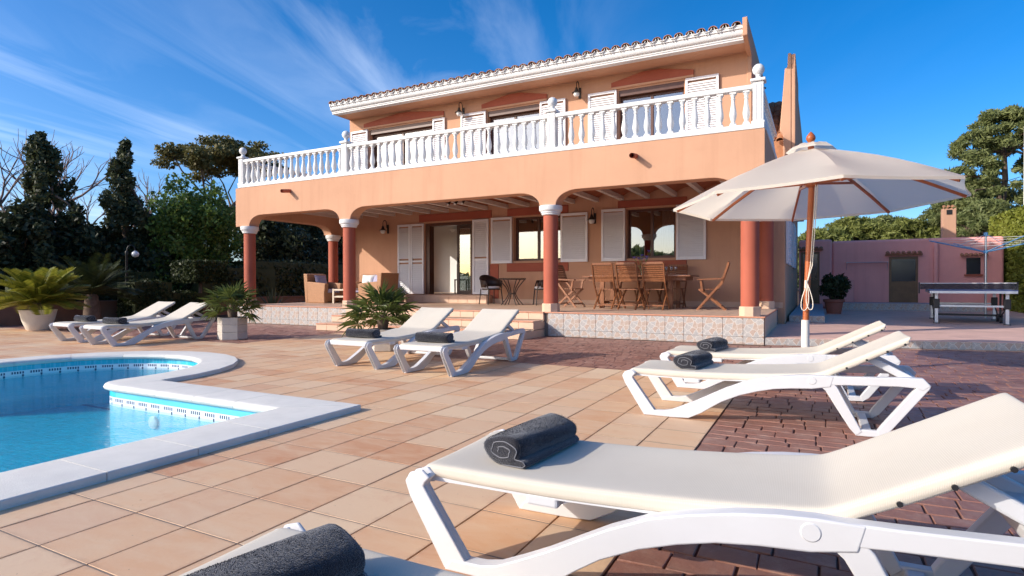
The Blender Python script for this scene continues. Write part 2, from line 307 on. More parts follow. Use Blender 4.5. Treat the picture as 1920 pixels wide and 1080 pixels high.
def canopy_mat():
    m = MATS['canopy']; N = m.node_tree.nodes; L = m.node_tree.links; b = N['Principled BSDF']
    t = N.new('ShaderNodeBsdfTranslucent'); t.inputs[0].default_value = (0.95, 0.86, 0.70, 1)
    mx = N.new('ShaderNodeMixShader'); mx.inputs[0].default_value = 0.60
    L.new(b.outputs[0], mx.inputs[1]); L.new(t.outputs[0], mx.inputs[2]); L.new(mx.outputs[0], N['Material Output'].inputs['Surface'])
canopy_mat()
mat('annex_door', (0.19, 0.095, 0.035), 0.5, 0.2, 5, 60, 0.1, 0.002)
mat('joint', (0.16, 0.085, 0.065), 0.95, 0.25, 8, 60, 0.4, 0.004, spec=0.1)
glass_mat('window_glass', 0.30, (0.55, 0.6, 0.6))
glass_mat('clear_glass', 0.06, (0.93, 0.95, 0.95))
glass_mat('lamp_glass', 0.10, (0.80, 0.80, 0.80))
mat('frosted', (0.72, 0.70, 0.66), 0.3, 0.05, 20, 0, 0)
glass_mat('bottle_glass', 0.10, (0.05, 0.02, 0.02))

def water_mat():
    m, N, L, b = newmat('water')
    t = N.new('ShaderNodeBsdfTransparent'); t.inputs[0].default_value = (0.72, 0.95, 0.99, 1)
    g = N.new('ShaderNodeBsdfGlossy'); g.inputs['Roughness'].default_value = 0.02
    v = pos_vec(N, L, (1.0, 1.0, 1))
    mp = N.new('ShaderNodeMapping'); mp.inputs['Rotation'].default_value = (0, 0, R(35)); mp.inputs['Scale'].default_value = (1.0, 2.4, 1); L.new(v, mp.inputs[0])
    h1 = noise(N, L, mp.outputs[0], 13.0, 4, 0.6, 0.8); h2 = noise(N, L, v, 2.4, 2, 0.5, 0.3)
    hm = N.new('ShaderNodeMath'); hm.operation = 'MULTIPLY_ADD'; hm.inputs[1].default_value = 0.5; L.new(h1, hm.inputs[0]); L.new(h2, hm.inputs[2])
    bp = N.new('ShaderNodeBump'); bp.inputs['Strength'].default_value = 0.8; bp.inputs['Distance'].default_value = 0.03; L.new(hm.outputs[0], bp.inputs['Height'])
    L.new(bp.outputs[0], g.inputs['Normal'])
    mx = N.new('ShaderNodeMixShader'); L.new(schlick(N, L, 0.02, bp.outputs[0]), mx.inputs[0]); L.new(t.outputs[0], mx.inputs[1]); L.new(g.outputs[0], mx.inputs[2])
    L.new(mx.outputs[0], N['Material Output'].inputs['Surface'])
water_mat()
def mosaic():
    m, N, L, b = newmat('pool_mosaic')
    v = pos_vec(N, L)
    br = N.new('ShaderNodeTexBrick'); br.offset = 0; br.inputs['Scale'].default_value = 1.0
    br.inputs['Brick Width'].default_value = 0.05; br.inputs['Row Height'].default_value = 0.05; br.inputs['Mortar Size'].default_value = 0.004
    br.inputs['Color1'].default_value = (0.004, 0.42, 0.55, 1); br.inputs['Color2'].default_value = (0.008, 0.53, 0.66, 1); br.inputs['Mortar'].default_value = (0.10, 0.55, 0.70, 1)
    L.new(v, br.inputs['Vector'])
    f = noise(N, L, v, 1.2, 3, 0.5)
    L.new(mixrgb(N, L, ramp(N, L, f, ((0.3, (0, 0, 0)), (0.7, (0.4, 0.4, 0.4)))), br.outputs['Color'], (0.003, 0.36, 0.50)), b.inputs['Base Color'])
    b.inputs['Roughness'].default_value = 0.4
mosaic()
def band():
    m, N, L, b = newmat('waterline_band')       # white mosaic with a dark blue key pattern; u in metres, v in 0..1
    uv = N.new('ShaderNodeUVMap'); s = N.new('ShaderNodeSeparateXYZ'); L.new(uv.outputs[0], s.inputs[0])
    def M(op, a, bb=None):
        n = N.new('ShaderNodeMath'); n.operation = op
        for i, x in enumerate((a, bb)):
            if x is None: continue
            if isinstance(x, (int, float)): n.inputs[i].default_value = x
            else: L.new(x, n.inputs[i])
        return n.outputs[0]
    u = M('FRACT', M('DIVIDE', s.outputs[0], 0.20)); vv = s.outputs[1]
    bars = M('LESS_THAN', M('FRACT', M('MULTIPLY', u, 7.0)), 0.62)
    upper = M('MULTIPLY', M('GREATER_THAN', vv, 0.52), M('LESS_THAN', vv, 0.86))
    inner = M('LESS_THAN', u, 0.72)
    a = M('MULTIPLY', M('MULTIPLY', bars, upper), inner)
    low = M('MULTIPLY', M('LESS_THAN', vv, 0.42), M('GREATER_THAN', vv, 0.10))
    post = M('MULTIPLY', low, M('LESS_THAN', M('ABSOLUTE', M('SUBTRACT', u, 0.02)), 0.09))
    fac = M('MAXIMUM', a, post)
    L.new(mixrgb(N, L, fac, (0.72, 0.76, 0.80), (0.012, 0.03, 0.10)), b.inputs['Base Color']); b.inputs['Roughness'].default_value = 0.3
band()

# ------------------------------------------------------------------ mesh helpers
class MB:
    def __init__(s): s.v = []; s.f = []; s.uv = None
    def add(s, vs, fs):
        o = len(s.v); s.v += [tuple(p) for p in vs]; s.f += [tuple(i+o for i in f) for f in fs]; return s
    def box(s, x0, x1, y0, y1, z0, z1):
        return s.add([(x0, y0, z0), (x1, y0, z0), (x1, y1, z0), (x0, y1, z0), (x0, y0, z1), (x1, y0, z1), (x1, y1, z1), (x0, y1, z1)],
                     [(0, 3, 2, 1), (4, 5, 6, 7), (0, 1, 5, 4), (1, 2, 6, 5), (2, 3, 7, 6), (3, 0, 4, 7)])
    def bar(s, p, q, w, h, up=(0, 0, 1)):
        p = Vector(p); q = Vector(q); d = (q-p).normalized(); up = Vector(up)
        if abs(d.dot(up)) > 0.98: up = Vector((0, 1, 0))
        a = d.cross(up).normalized()*w/2; b = a.cross(d).normalized()*h/2
        vs = [p-a-b, p+a-b, p+a+b, p-a+b, q-a-b, q+a-b, q+a+b, q-a+b]
        return s.add(vs, [(0, 1, 2, 3), (7, 6, 5, 4), (4, 5, 1, 0), (5, 6, 2, 1), (6, 7, 3, 2), (7, 4, 0, 3)])
    def tube(s, pts, r, n=8, cap=True):
        pts = [Vector(p) for p in pts]
        if not isinstance(r, (list, tuple)): r = [r]*len(pts)
        o = len(s.v); prev = None
        for i, p in enumerate(pts):
            d = (pts[min(i+1, len(pts)-1)]-pts[max(i-1, 0)]).normalized()
            if prev is None:
                a = d.orthogonal().normalized()
            else:
                a = (prev - d*prev.dot(d)); a = a.normalized() if a.length > 1e-6 else d.orthogonal().normalized()
            prev = a; b = d.cross(a)
            for k in range(n):
                t = 2*math.pi*k/n; s.v.append(tuple(p + (a*math.cos(t)+b*math.sin(t))*r[i]))
        for i in range(len(pts)-1):
            for k in range(n):
                k2 = (k+1) % n; s.f.append((o+i*n+k, o+i*n+k2, o+(i+1)*n+k2, o+(i+1)*n+k))
        if cap:
            s.f.append(tuple(o+k for k in reversed(range(n)))); e = o+(len(pts)-1)*n; s.f.append(tuple(e+k for k in range(n)))
        return s
    def lathe(s, prof, n=24, org=(0, 0, 0)):
        o = len(s.v); ox, oy, oz = org
        for r, z in prof:
            for k in range(n):
                t = 2*math.pi*(k+0.5)/n; s.v.append((ox+r*math.cos(t), oy+r*math.sin(t), oz+z))
        for i in range(len(prof)-1):
            for k in range(n):
                k2 = (k+1) % n; s.f.append((o+i*n+k, o+i*n+k2, o+(i+1)*n+k2, o+(i+1)*n+k))
        s.f.append(tuple(o+k for k in reversed(range(n)))); e = o+(len(prof)-1)*n; s.f.append(tuple(e+k for k in range(n)))
        return s
    def prism(s, poly, fn0, fn1):
        # poly: 2-D outline, fn0 / fn1 map (a, b) to the near and far 3-D point
        n = len(poly); o = len(s.v)
        s.v += [tuple(fn0(*p)) for p in poly]+[tuple(fn1(*p)) for p in poly]
        s.f.append(tuple(o+i for i in range(n))); s.f.append(tuple(o+n+i for i in reversed(range(n))))
        for i in range(n):
            j = (i+1) % n; s.f.append((o+i, o+n+i, o+n+j, o+j))
        return s
    def strip(s, up, lo, m0, m1):
        # a ribbon between two polylines of equal length, thickened between mappings m0 and m1
        n = len(up); o = len(s.v)
        for m in (m0, m1):
            for i in range(n): s.v.append(tuple(m(*up[i]))); s.v.append(tuple(m(*lo[i])))
        q = 2*n
        for i in range(n-1):
            a = o+2*i
            s.f += [(a, a+1, a+3, a+2), (a+q, a+2+q, a+3+q, a+1+q), (a, a+2, a+2+q, a+q), (a+1, a+1+q, a+3+q, a+3)]
        s.f += [(o, o+q, o+1+q, o+1), (o+2*n-2, o+2*n-1, o+2*n-1+q, o+2*n-2+q)]
        return s
    def mesh(s, name, m, smooth=None, fix=True):
        me = bpy.data.meshes.new(name); me.from_pydata(s.v, [], s.f)
        if fix:
            bm = bmesh.new(); bm.from_mesh(me); bmesh.ops.recalc_face_normals(bm, faces=bm.faces); bm.to_mesh(me); bm.free()
        if smooth is not None:
            me.polygons.foreach_set('use_smooth', [True]*len(me.polygons))
            if smooth < 180: me.set_sharp_from_angle(angle=R(smooth))
        me.materials.append(MATS[m]); me.update()
        return me
    def build(s, name, m, parent=None, smooth=None, bevel=0, seg=2, loc=None, rot=None):
        return link(name, s.mesh(name, m, smooth), parent, bevel, seg, loc, rot)
def link(name, me, parent=None, bevel=0, seg=2, loc=None, rot=None):
    o = bpy.data.objects.new(name, me); C.objects.link(o)
    if parent is not None: o.parent = parent
    if loc is not None: o.location = loc
    if rot is not None: o.rotation_euler = rot
    if bevel:
        b = o.modifiers.new('bevel', 'BEVEL'); b.width = bevel; b.segments = seg; b.limit_method = 'ANGLE'; b.angle_limit = R(35); b.harden_normals = False
    return o
def tag(o, label=None, cat=None, group=None, kind=None):
    if label: o['label'] = label
    if cat: o['category'] = cat
    if group: o['group'] = group
    if kind: o['kind'] = kind
    return o
def empty(name, loc=(0, 0, 0), rz=0.0, label=None, cat=None, group=None):
    o = bpy.data.objects.new(name, None); C.objects.link(o); o.location = loc; o.rotation_euler = (0, 0, rz); o.empty_display_size = 0.2
    return tag(o, label, cat, group)
KIDS = {}
def copy_tree(o, parent=None):
    c = o.copy(); C.objects.link(c)
    if parent is not None: c.parent = parent
    for ch in [x for x in list(bpy.data.objects) if x.parent == o]: copy_tree(ch, c)
    return c
def big_mesh(name, verts, faces4, m, smooth=False):
    me = bpy.data.meshes.new(name); nv, nf = len(verts), len(faces4); k = faces4.shape[1]
    me.vertices.add(nv); me.vertices.foreach_set('co', np.ascontiguousarray(verts, dtype=np.float32).ravel())
    me.loops.add(nf*k); me.loops.foreach_set('vertex_index', np.ascontiguousarray(faces4, dtype=np.int32).ravel())
    me.polygons.add(nf); me.polygons.foreach_set('loop_start', np.arange(0, nf*k, k, dtype=np.int32)); me.polygons.foreach_set('loop_total', np.full(nf, k, dtype=np.int32))
    if smooth: me.polygons.foreach_set('use_smooth', np.ones(nf, dtype=bool))
    me.update(calc_edges=True); me.validate(); me.materials.append(MATS[m]); return me

# ================================================================== SETTING
def in_poly(x, y, poly):
    c = False; j = len(poly)-1
    for i in range(len(poly)):
        xi, yi = poly[i]; xj, yj = poly[j]
        if (yi > y) != (yj > y) and x < (xj-xi)*(y-yi)/(yj-yi)+xi: c = not c
        j = i
    return c
def to_px(P):
    d = np.array(P)-np.array([0, 0, CAMH]); z = d@_f
    if z < 0.15: return None
    return 960+FL*(d@_r2)/z, 540-FL*(d@_u2)/z, z
def in_frame(P, m=60):
    q = to_px(P)
    return q is not None and -m < q[0] < 1920+m and -m < q[1] < 1080+m

# ---- ground sheet, open where the pool is dug in
g = MB()
for (x0, x1, y0, y1) in ((-600, 600, -600, -6), (-600, 600, 5.75, 900), (-600, -13.4, -6, 5.75), (-3.0, 600, -6, 5.75)):
    g.add([(x0, y0, -0.03), (x1, y0, -0.03), (x1, y1, -0.03), (x0, y1, -0.03)], [(0, 1, 2, 3)])
tag(g.build('ground', 'ground_earth'), kind='structure')

# ---- pool outline: pairs (water side, outer side) of the coping
PC = (-7.92, 3.75); RI, RO = 1.38, 1.82
pairs = []
y = -5.0
while y < 3.2: pairs.append(((-3.87, y), (-3.36, y))); y += 0.52
pairs.append(((-3.87, 3.32), (-3.36, 3.72)))
for x in (-4.4, -4.95, -5.5): pairs.append(((x, 3.32), (x, 3.72)))
pairs.append(((-6.10, 3.32), (-6.08, 3.72)))
nose = [(-6.28, 3.325), (-6.40, 3.35), (-6.485, 3.41), (-6.53, 3.50), (-6.54, 3.62)]
for i, p in enumerate(nose): pairs.append((p, (-6.08-0.003*(i+1), 3.722+0.003*i)))
NARC = 14
arc = []
for k in range(NARC+1):
    a = math.pi*k/NARC
    arc.append(((PC[0]+RI*math.cos(a), PC[1]+RI*math.sin(a)), (PC[0]+RO*math.cos(a), PC[1]+RO*math.sin(a))))
pairs += arc
half = pairs[:]
mir = [((2*PC[0]-a[0], a[1]), (2*PC[0]-b[0], b[1])) for a, b in reversed(half[:-(NARC+1)])]
pairs += mir
inner = [p[0] for p in pairs]; outer = [p[1] for p in pairs]

pool = empty('swimming_pool'); tag(pool, kind='structure')
def coping_piece(seg):
    # seg: list of (inner, outer) pairs; a slab with a rounded nose over the water
    prof = [(0.0, -0.018), (-0.018, -0.005), (-0.025, 0.014), (-0.016, 0.034), (0.006, 0.046), (0.03, 0.05)]
    m = MB(); n = len(prof); rows = []
    for (ix, iy), (ox, oy) in seg:
        d = Vector((ox-ix, oy-iy)); l = d.length; d /= l
        row = [(ix+d.x*a, iy+d.y*a, z) for a, z in prof]
        row += [(ox-d.x*0.006, oy-d.y*0.006, 0.047), (ox, oy, 0.041), (ox, oy, -0.02)]
        rows.append(row)
    k = len(rows[0])
    for r in rows: m.v += r
    for i in range(len(rows)-1):
        for j in range(k):
            j2 = (j+1) % k; m.f.append((i*k+j, i*k+j2, (i+1)*k+j2, (i+1)*k+j))
    m.f.append(tuple(range(k))); m.f.append(tuple((len(rows)-1)*k+j for j in reversed(range(k))))
    return m
def shrink(seg, g=0.0025):
    s = [list(p) for p in seg]
    for e, o in ((0, 1), (-1, -2)):
        q = []
        for a, b in zip(s[e], s[o]):
            d = Vector((b[0]-a[0], b[1]-a[1])); 
            if d.length > 1e-4: d = d.normalized()*g
            q.append((a[0]+d.x, a[1]+d.y))
        s[e] = q
    return s
n0 = half.index(((-6.10, 3.32), (-6.08, 3.72)))
cuts = []
i = 0
while i < n0: cuts.append((i, i+1)); i += 1
cuts.append((n0, n0+len(nose)+1)); i = n0+len(nose)+1
for k in range(NARC//2): cuts.append((i, i+2)); i += 2
cuts.append((i, i+len(nose)+1)); i += len(nose)+1
while i < len(pairs)-1: cuts.append((i, i+1)); i += 1
for a, b in cuts:
    coping_piece(shrink(pairs[a:b+1])).build('coping_stone', 'concrete_white', pool, 40)
# walls, waterline band, floor and steps of the basin
def wall_ring(poly, z0, z1, name, m, off=0.03, uv=False):
    vs, fs, us = [], [], []; L_ = 0.0; n = len(poly)
    pts = []
    cx, cy = -7.9, 0.0
    for i, (x, y) in enumerate(poly):
        p0 = Vector(poly[i-1] if i else poly[i]); p1 = Vector(poly[i+1] if i < n-1 else poly[i]); d = (p1-p0).normalized()
        nn = Vector((d.y, -d.x)); pts.append((x+nn.x*off, y+nn.y*off))
    for i in range(n-1):
        l = math.dist(pts[i], pts[i+1]); o = len(vs)
        vs += [(*pts[i], z0), (*pts[i+1], z0), (*pts[i+1], z1), (*pts[i], z1)]; fs.append((o, o+1, o+2, o+3))
        us += [(L_, 0), (L_+l, 0), (L_+l, 1), (L_, 1)]; L_ += l
    me = bpy.data.meshes.new(name); me.from_pydata(vs, [], fs); me.materials.append(MATS[m])
    if uv:
        ul = me.uv_layers.new(name='UVMap'); ul.data.foreach_set('uv', [c for p in us for c in p])
    return link(name, me, pool)
wall_ring(inner, -0.085, -0.019, 'upper_wall', 'pool_mosaic')
wall_ring(inner, -0.175, -0.085, 'waterline_band', 'waterline_band', 0.029, True)
wall_ring(inner, -0.65, -0.175, 'basin_wall', 'pool_mosaic')
m = MB(); m.box(-12.5, -3.3, -5.4, 6.0, -0.72, -0.64); m.build('basin_floor', 'pool_mosaic', pool)
m = MB(); m.box(-12.1, -3.84, -5.2, -5.0, -0.65, -0.02); m.build('end_wall', 'pool_mosaic', pool)
for y0 in (4.45, 5.0):
    m = MB(); m.box(-9.2, -6.65, y0, y0+0.05, -0.639, -0.634); m.build('floor_line', 'tt_blue', pool)
lp = at_y(290, 783, 3.35)
m = MB(); m.tube([(lp[0], 3.352, -0.262), (lp[0], 3.325, -0.262), (lp[0], 3.315, -0.262)], [0.06, 0.06, 0.04], 20); m.build('pool_light', 'white_plastic', pool, 40)
wt = MB(); wt.v = [(x, y, -0.150) for x, y in inner]; wt.f = [tuple(range(len(inner)))]
# slightly enlarged so that it meets the walls under the coping
cxy = (-7.92, 0.0)
wt.v = [(x+(0.03 if x > -7.92 else -0.03), y+0.03, z) for x, y, z in wt.v]
wme = bpy.data.meshes.new('water'); wme.from_pydata(wt.v, [], wt.f); wme.update()
if wme.polygons[0].normal.z < 0: wme.flip_normals()
wme.materials.append(MATS['water']); tag(link('water', wme), kind='structure')

# ---- tiled patio
def tile_box(w, d, z0, z1, inset=0.0012):
    m = MB(); i = inset
    m.add([(-w/2, -d/2, z0), (w/2, -d/2, z0), (w/2, d/2, z0), (-w/2, d/2, z0), (-w/2, -d/2, z1-i), (w/2, -d/2, z1-i), (w/2, d/2, z1-i), (-w/2, d/2, z1-i),
           (-w/2+i, -d/2+i, z1), (w/2-i, -d/2+i, z1), (w/2-i, d/2-i, z1), (-w/2+i, d/2-i, z1)],
          [(0, 1, 5, 4), (1, 2, 6, 5), (2, 3, 7, 6), (3, 0, 4, 7), (4, 5, 9, 8), (5, 6, 10, 9), (6, 7, 11, 10), (7, 4, 8, 11), (8, 9, 10, 11)])
    return m
tile_me = tile_box(TX-0.008, TY-0.009, -0.014, 0.0).mesh('floor_tile', 'floor_tile')
cells = []
for i in range(0, 51):
    for j in range(-9, 23):
        x1 = TX0-i*TX; x0 = x1-TX; y0 = TY0+j*TY; y1 = y0+TY
        if j >= 15 and not (13 <= i < 24): continue
        cs = [(x0+0.01, y0+0.01), (x1-0.01, y0+0.01), (x1-0.01, y1-0.01), (x0+0.01, y1-0.01)]
        if any(in_poly(*c, inner) for c in cs) or all(in_poly(*c, outer+[(-12.5, -5), (-3.3, -5)]) for c in cs): continue
        cells.append((x0, x1, y0, y1))
bed = MB()
for x0, x1, y0, y1 in cells: bed.add([(x0, y0, -0.012), (x1, y0, -0.012), (x1, y1, -0.012), (x0, y1, -0.012)], [(0, 1, 2, 3)])
patio = bed.build('patio', 'mortar'); tag(patio, kind='structure')
gr = MB()
for x0, x1, y0, y1 in cells: gr.box(x0+0.004, x1-0.004, y0-0.0045, y0+0.0045, -0.0135, -0.0018)
gr.build('grout', 'grout', patio)
def area(c):
    x, y = (c[0]+c[1])/2, (c[2]+c[3])/2
    return math.hypot(x, y) if in_frame((x, y, 0)) else 1e3+math.hypot(x, y)
cells.sort(key=area)
trng = random.Random(3)
for c in cells[:300]:
    link('floor_tile', tile_me, patio, loc=((c[0]+c[1])/2, (c[2]+c[3])/2, trng.uniform(-0.0012, 0.0004)), rot=(trng.uniform(-.0015, .0015), trng.uniform(-.0015, .0015), trng.uniform(-.002, .002)))
rest = MB(); tb = tile_box(TX-0.008, TY-0.009, -0.014, 0.0)
for c in cells[300:]:
    cx, cy = (c[0]+c[1])/2, (c[2]+c[3])/2; rest.add([(x+cx, y+cy, z) for x, y, z in tb.v], tb.f)
tag(link('far_floor_tiles', rest.mesh('far_floor_tiles', 'floor_tile', fix=False), patio), kind='stuff')

# ---- stamped red paving round the tiles
XR = TX0; YB = TY0+15*TY
px0, px1 = TX0-24*TX, TX0-13*TX
base = MB()
base.add([(XR, -3, -0.0105), (9, -3, -0.0105), (9, 12.6, -0.0105), (XR, 10.78, -0.0105)], [(0, 1, 2, 3)])
for a, b in ((-18.4, px0), (px1, XR)): base.add([(a, YB, -0.0105), (b, YB, -0.0105), (b, 10.9, -0.0105), (a, 10.9, -0.0105)], [(0, 1, 2, 3)])
base.add([(px0, TY0+23*TY, -0.0108), (px1, TY0+23*TY, -0.0108), (px1, 10.9, -0.0108), (px0, 10.9, -0.0108)], [(0, 1, 2, 3)])
paving = base.build('stamped_paving', 'joint'); tag(paving, kind='structure')
def edge_y(x): return 10.70+max(0, x+0.80)*0.216
brs = []; prng = random.Random(11)
def fill(x0, x1, y0, yf):
    y = y0
    while True:
        h = prng.uniform(0.115, 0.17)
        if y+h > yf(x0)+0.15 and y+h > yf(x1)+0.15: break
        x = x0
        while x < x1-0.02:
            l = min(prng.uniform(0.12, 0.27), x1-x)
            if x1-(x+l) < 0.08: l = x1-x
            if y+h <= yf(x+l/2): brs.append((x, x+l, y, y+h))
            x += l
        y += h
fill(XR+0.004, 5.2, -0.6, edge_y)
fill(px1+0.004, XR, YB+0.004, lambda x: 10.70)
fill(-18.3, px0-0.004, YB+0.004, lambda x: 10.70)
def brick(c):
    x0, x1, y0, y1 = c; j = lambda: prng.uniform(-0.0035, 0.0035)
    # the courses bend gently, as the stamp was laid by hand
    def wv(x, y): return 0.05*math.sin(x*1.1+y*0.5)+0.025*math.sin(x*2.7+1.3*y) if y < 10.2 else 0.0
    gq = 0.0045; t = prng.uniform(-0.002, 0.0); b = []
    P = [(x0+gq+j(), y0+gq+j()), (x1-gq+j(), y0+gq+j()), (x1-gq+j(), y1-gq+j()), (x0+gq+j(), y1-gq+j())]
    P = [(max(x, x0+0.002), y) for x, y in P]
    if x0 > XR-0.001: P = [(max(x, XR+0.006), y) for x, y in P]
    P = [(x, y+wv(x, y)*min(1, max(0, (y-y00)/0.4))) for (x, y), y00 in zip(P, [-5.0 if x0 > XR-0.1 else YB]*4)]
    m = MB(); cx = sum(p[0] for p in P)/4; cy = sum(p[1] for p in P)/4
    top = [(x+(0.003 if x < cx else -0.003), y+(0.003 if y < cy else -0.003), t+prng.uniform(-0.0015, 0.0015)) for x, y in P]
    m.add([(x, y, -0.018) for x, y in P]+[(x, y, t-0.004) for x, y in P]+top,
          [(0, 1, 5, 4), (1, 2, 6, 5), (2, 3, 7, 6), (3, 0, 4, 7), (4, 5, 9, 8), (5, 6, 10, 9), (6, 7, 11, 10), (7, 4, 8, 11), (8, 9, 10, 11)])
    return m
brs.sort(key=area)
for c in brs[:300]: link('paving_stone', brick(c).mesh('paving_stone', 'stamped', fix=False), paving)
rest = MB()
for c in brs[300:]:
    q = brick(c); rest.add(q.v, q.f)
tag(link('far_paving_stones', rest.mesh('far_paving_stones', 'stamped', fix=False), paving), kind='stuff')

# ---- raised terrace on the right
TZ = 0.127
t = MB(); poly = [(-0.795, 10.735), (7.5, 12.53), (7.5, 30), (-0.64, 30), (-0.64, 14.5), (-0.795, 14.5)]
t.prism(poly, lambda x, y: (x, y, TZ), lambda x, y: (x, y, -0.02))
terrace = t.build('terrace', 'terrace_pink'); tag(terrace, kind='structure')
fm = MB(); fm.box(-0.163, 0.163, -0.006, 0.006, 0, 0.118); face_low = fm.mesh('facing_tile', 'facing_tile')
ang = math.atan(0.2164)
for k in range(20):
    s = 0.17+k*0.331
    link('facing_tile', face_low, terrace, 0.002, 1, (-0.795+s*math.cos(ang)+0.0035*math.sin(ang), 10.735+s*math.sin(ang)-0.008, 0.003), (0, 0, ang))
# low plinth beside the house and the step before the annex
m = MB(); m.box(-0.60, 0.15, 15.35, 24.0, TZ, 0.28); side = m.build('side_plinth', 'blue_grey_tile', bevel=0.006); tag(side, kind='structure')
fm = MB(); fm.box(-0.12, 0.12, -0.006, 0.006, 0, 0.145); fme = fm.mesh('facing_tile', 'facing_tile')
for k in range(3): link('facing_tile', fme, side, 0, 1, (-0.475+k*0.25, 15.341, TZ+0.004))
m = MB(); m.box(0.30, 4.65, 23.1, 24.5, TZ, 0.36); step = m.build('annex_step', 'blue_grey_tile', bevel=0.006); tag(step, kind='structure')
fm = MB(); fm.box(-0.16, 0.16, -0.006, 0.006, 0, 0.222); fme = fm.mesh('facing_tile', 'facing_tile')
for k in range(13): link('facing_tile', fme, step, 0, 1, (0.47+k*0.331, 23.092, TZ+0.004))

# ================================================================== VILLA
villa = empty('villa', (0, 0, 0), 0, 'two storey orange stucco villa with white balustrade balcony and arched porch', 'house')
FY = 10.71           # front of the porch
WY = 14.60           # house wall
PZ = 0.48            # porch floor
COLX = [-13.76, -10.17, -4.79, -1.04]; CY = FY+0.16
def wall_holes(x0, x1, z0, z1, holes, y0, y1, name, m, axis='x'):
    xs = sorted({x0, x1, *[h[0] for h in holes], *[h[1] for h in holes]}); zs = sorted({z0, z1, *[h[2] for h in holes], *[h[3] for h in holes]})
    b = MB(); P = (lambda a, d, z: (a, d, z)) if axis == 'x' else (lambda a, d, z: (d, a, z))
    solid = {}
    for i in range(len(xs)-1):
        for k in range(len(zs)-1):
            cx, cz = (xs[i]+xs[i+1])/2, (zs[k]+zs[k+1])/2
            solid[i, k] = not any(h[0] < cx < h[1] and h[2] < cz < h[3] for h in holes)
    for (i, k), s in solid.items():
        if not s: continue
        a, c, e, f = xs[i], xs[i+1], zs[k], zs[k+1]
        for d in (y0, y1): b.add([P(a, d, e), P(c, d, e), P(c, d, f), P(a, d, f)], [(0, 1, 2, 3)])
        for di, dk, q in ((-1, 0, ((a, e), (a, f))), (1, 0, ((c, e), (c, f))), (0, -1, ((a, e), (c, e))), (0, 1, ((a, f), (c, f)))):
            if not solid.get((i+di, k+dk), False):
                (p0, z_0), (p1, z_1) = q
                b.add([P(p0, y0, z_0), P(p1, y0, z_1), P(p1, y1, z_1), P(p0, y1, z_0)], [(0, 1, 2, 3)])
    bm = bmesh.new(); me = bpy.data.meshes.new(name); me.from_pydata(b.v, [], b.f); bm.from_mesh(me)
    bmesh.ops.remove_doubles(bm, verts=bm.verts, dist=1e-5); bmesh.ops.recalc_face_normals(bm, faces=bm.faces); bm.to_mesh(me); bm.free()
    me.materials.append(MATS[m]); return link(name, me, villa)

# openings: x0, x1, z0, z1
DOOR = (-10.61, -8.92, 0.73, 2.88)
WIN = [(-7.57, -6.15, 1.68, 2.90), (-4.32, -3.10, 1.68, 2.93)]
UP = [(-12.78, -10.32, 3.76, 5.98), (-8.40, -6.77, 3.76, 5.98), (-4.53, -2.89, 3.76, 5.98)]
wall_holes(-13.60, -0.66, 0.0, 3.66, [DOOR]+WIN, WY, WY+0.28, 'front_wall', 'stucco')
wall_holes(-13.62, -1.46, 3.663, 6.43, UP, WY+0.002, WY+0.28, 'upper_front_wall', 'stucco')
# side walls and back, with an opening that lets the sun into the room behind the door
wall_holes(WY+0.28, 24.0, 0.0, 3.66, [(15.3, 17.6, 0.75, 2.95)], -13.60, -13.32, 'side_wall', 'stucco', 'y')
wall_holes(WY+0.28, 24.05, 0.0, 3.66, [(17.0, 18.5, 1.55, 2.75), (20.3, 21.6, 1.55, 2.75)], -0.94, -0.66, 'side_wall', 'stucco', 'y')
m = MB(); m.box(-13.32, -0.94, 23.8, 24.0, 0, 3.66); m.build('back_wall', 'stucco', villa)
m = MB(); m.box(-13.60, -13.36, WY+0.28, 17.7, 3.663, 6.6); m.build('upper_side_wall', 'stucco', villa)
m = MB(); m.box(-13.36, -1.46, 17.5, 17.7, 3.663, 6.6); m.build('upper_back_wall', 'stucco', villa)
m = MB(); m.box(-13.58, -1.48, 14.3, 17.68, 6.602, 6.68); m.build('flat_roof', 'stucco', villa)
m = MB(); m.box(-13.58, -0.9, 14.9, 23.9, 3.45, 3.655); m.build('floor_slab', 'white_wall', villa)
m = MB(); m.prism([(13.66, 6.44), (13.62, 6.82), (17.75, 6.82), (17.75, 3.665), (14.58, 3.665), (14.58, 6.30)], lambda y, z: (-1.46, y, z), lambda y, z: (-1.36, y, z)); m.build('wing_wall', 'stucco', villa, bevel=0.012)
# room behind the door
m = MB(); m.box(-13.3, -8.0, 18.6, 18.7, 0.7, 3.45); m.build('room_wall', 'white_wall', villa)
m = MB(); m.box(-8.0, -7.9, WY+0.3, 18.7, 0.7, 3.45); m.build('room_wall', 'white_wall', villa)
m = MB(); m.box(-13.3, -0.95, WY+0.05, 23.8, 0.60, 0.715); m.build('room_floor', 'porch_tile', villa)
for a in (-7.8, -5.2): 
    m = MB(); m.box(a, a+2.4, 16.4, 16.5, 0.72, 3.44); m.build('dark_backing', 'dark_wood', villa)  # dark sheets added behind the windows so the rooms look unlit
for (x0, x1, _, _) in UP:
    m = MB(); m.box(x0-0.3, x1+0.3, 16.6, 16.7, 3.67, 6.59); m.build('dark_backing', 'dark_wood', villa)  # same dark sheet added behind each balcony door, standing in for indoor shade

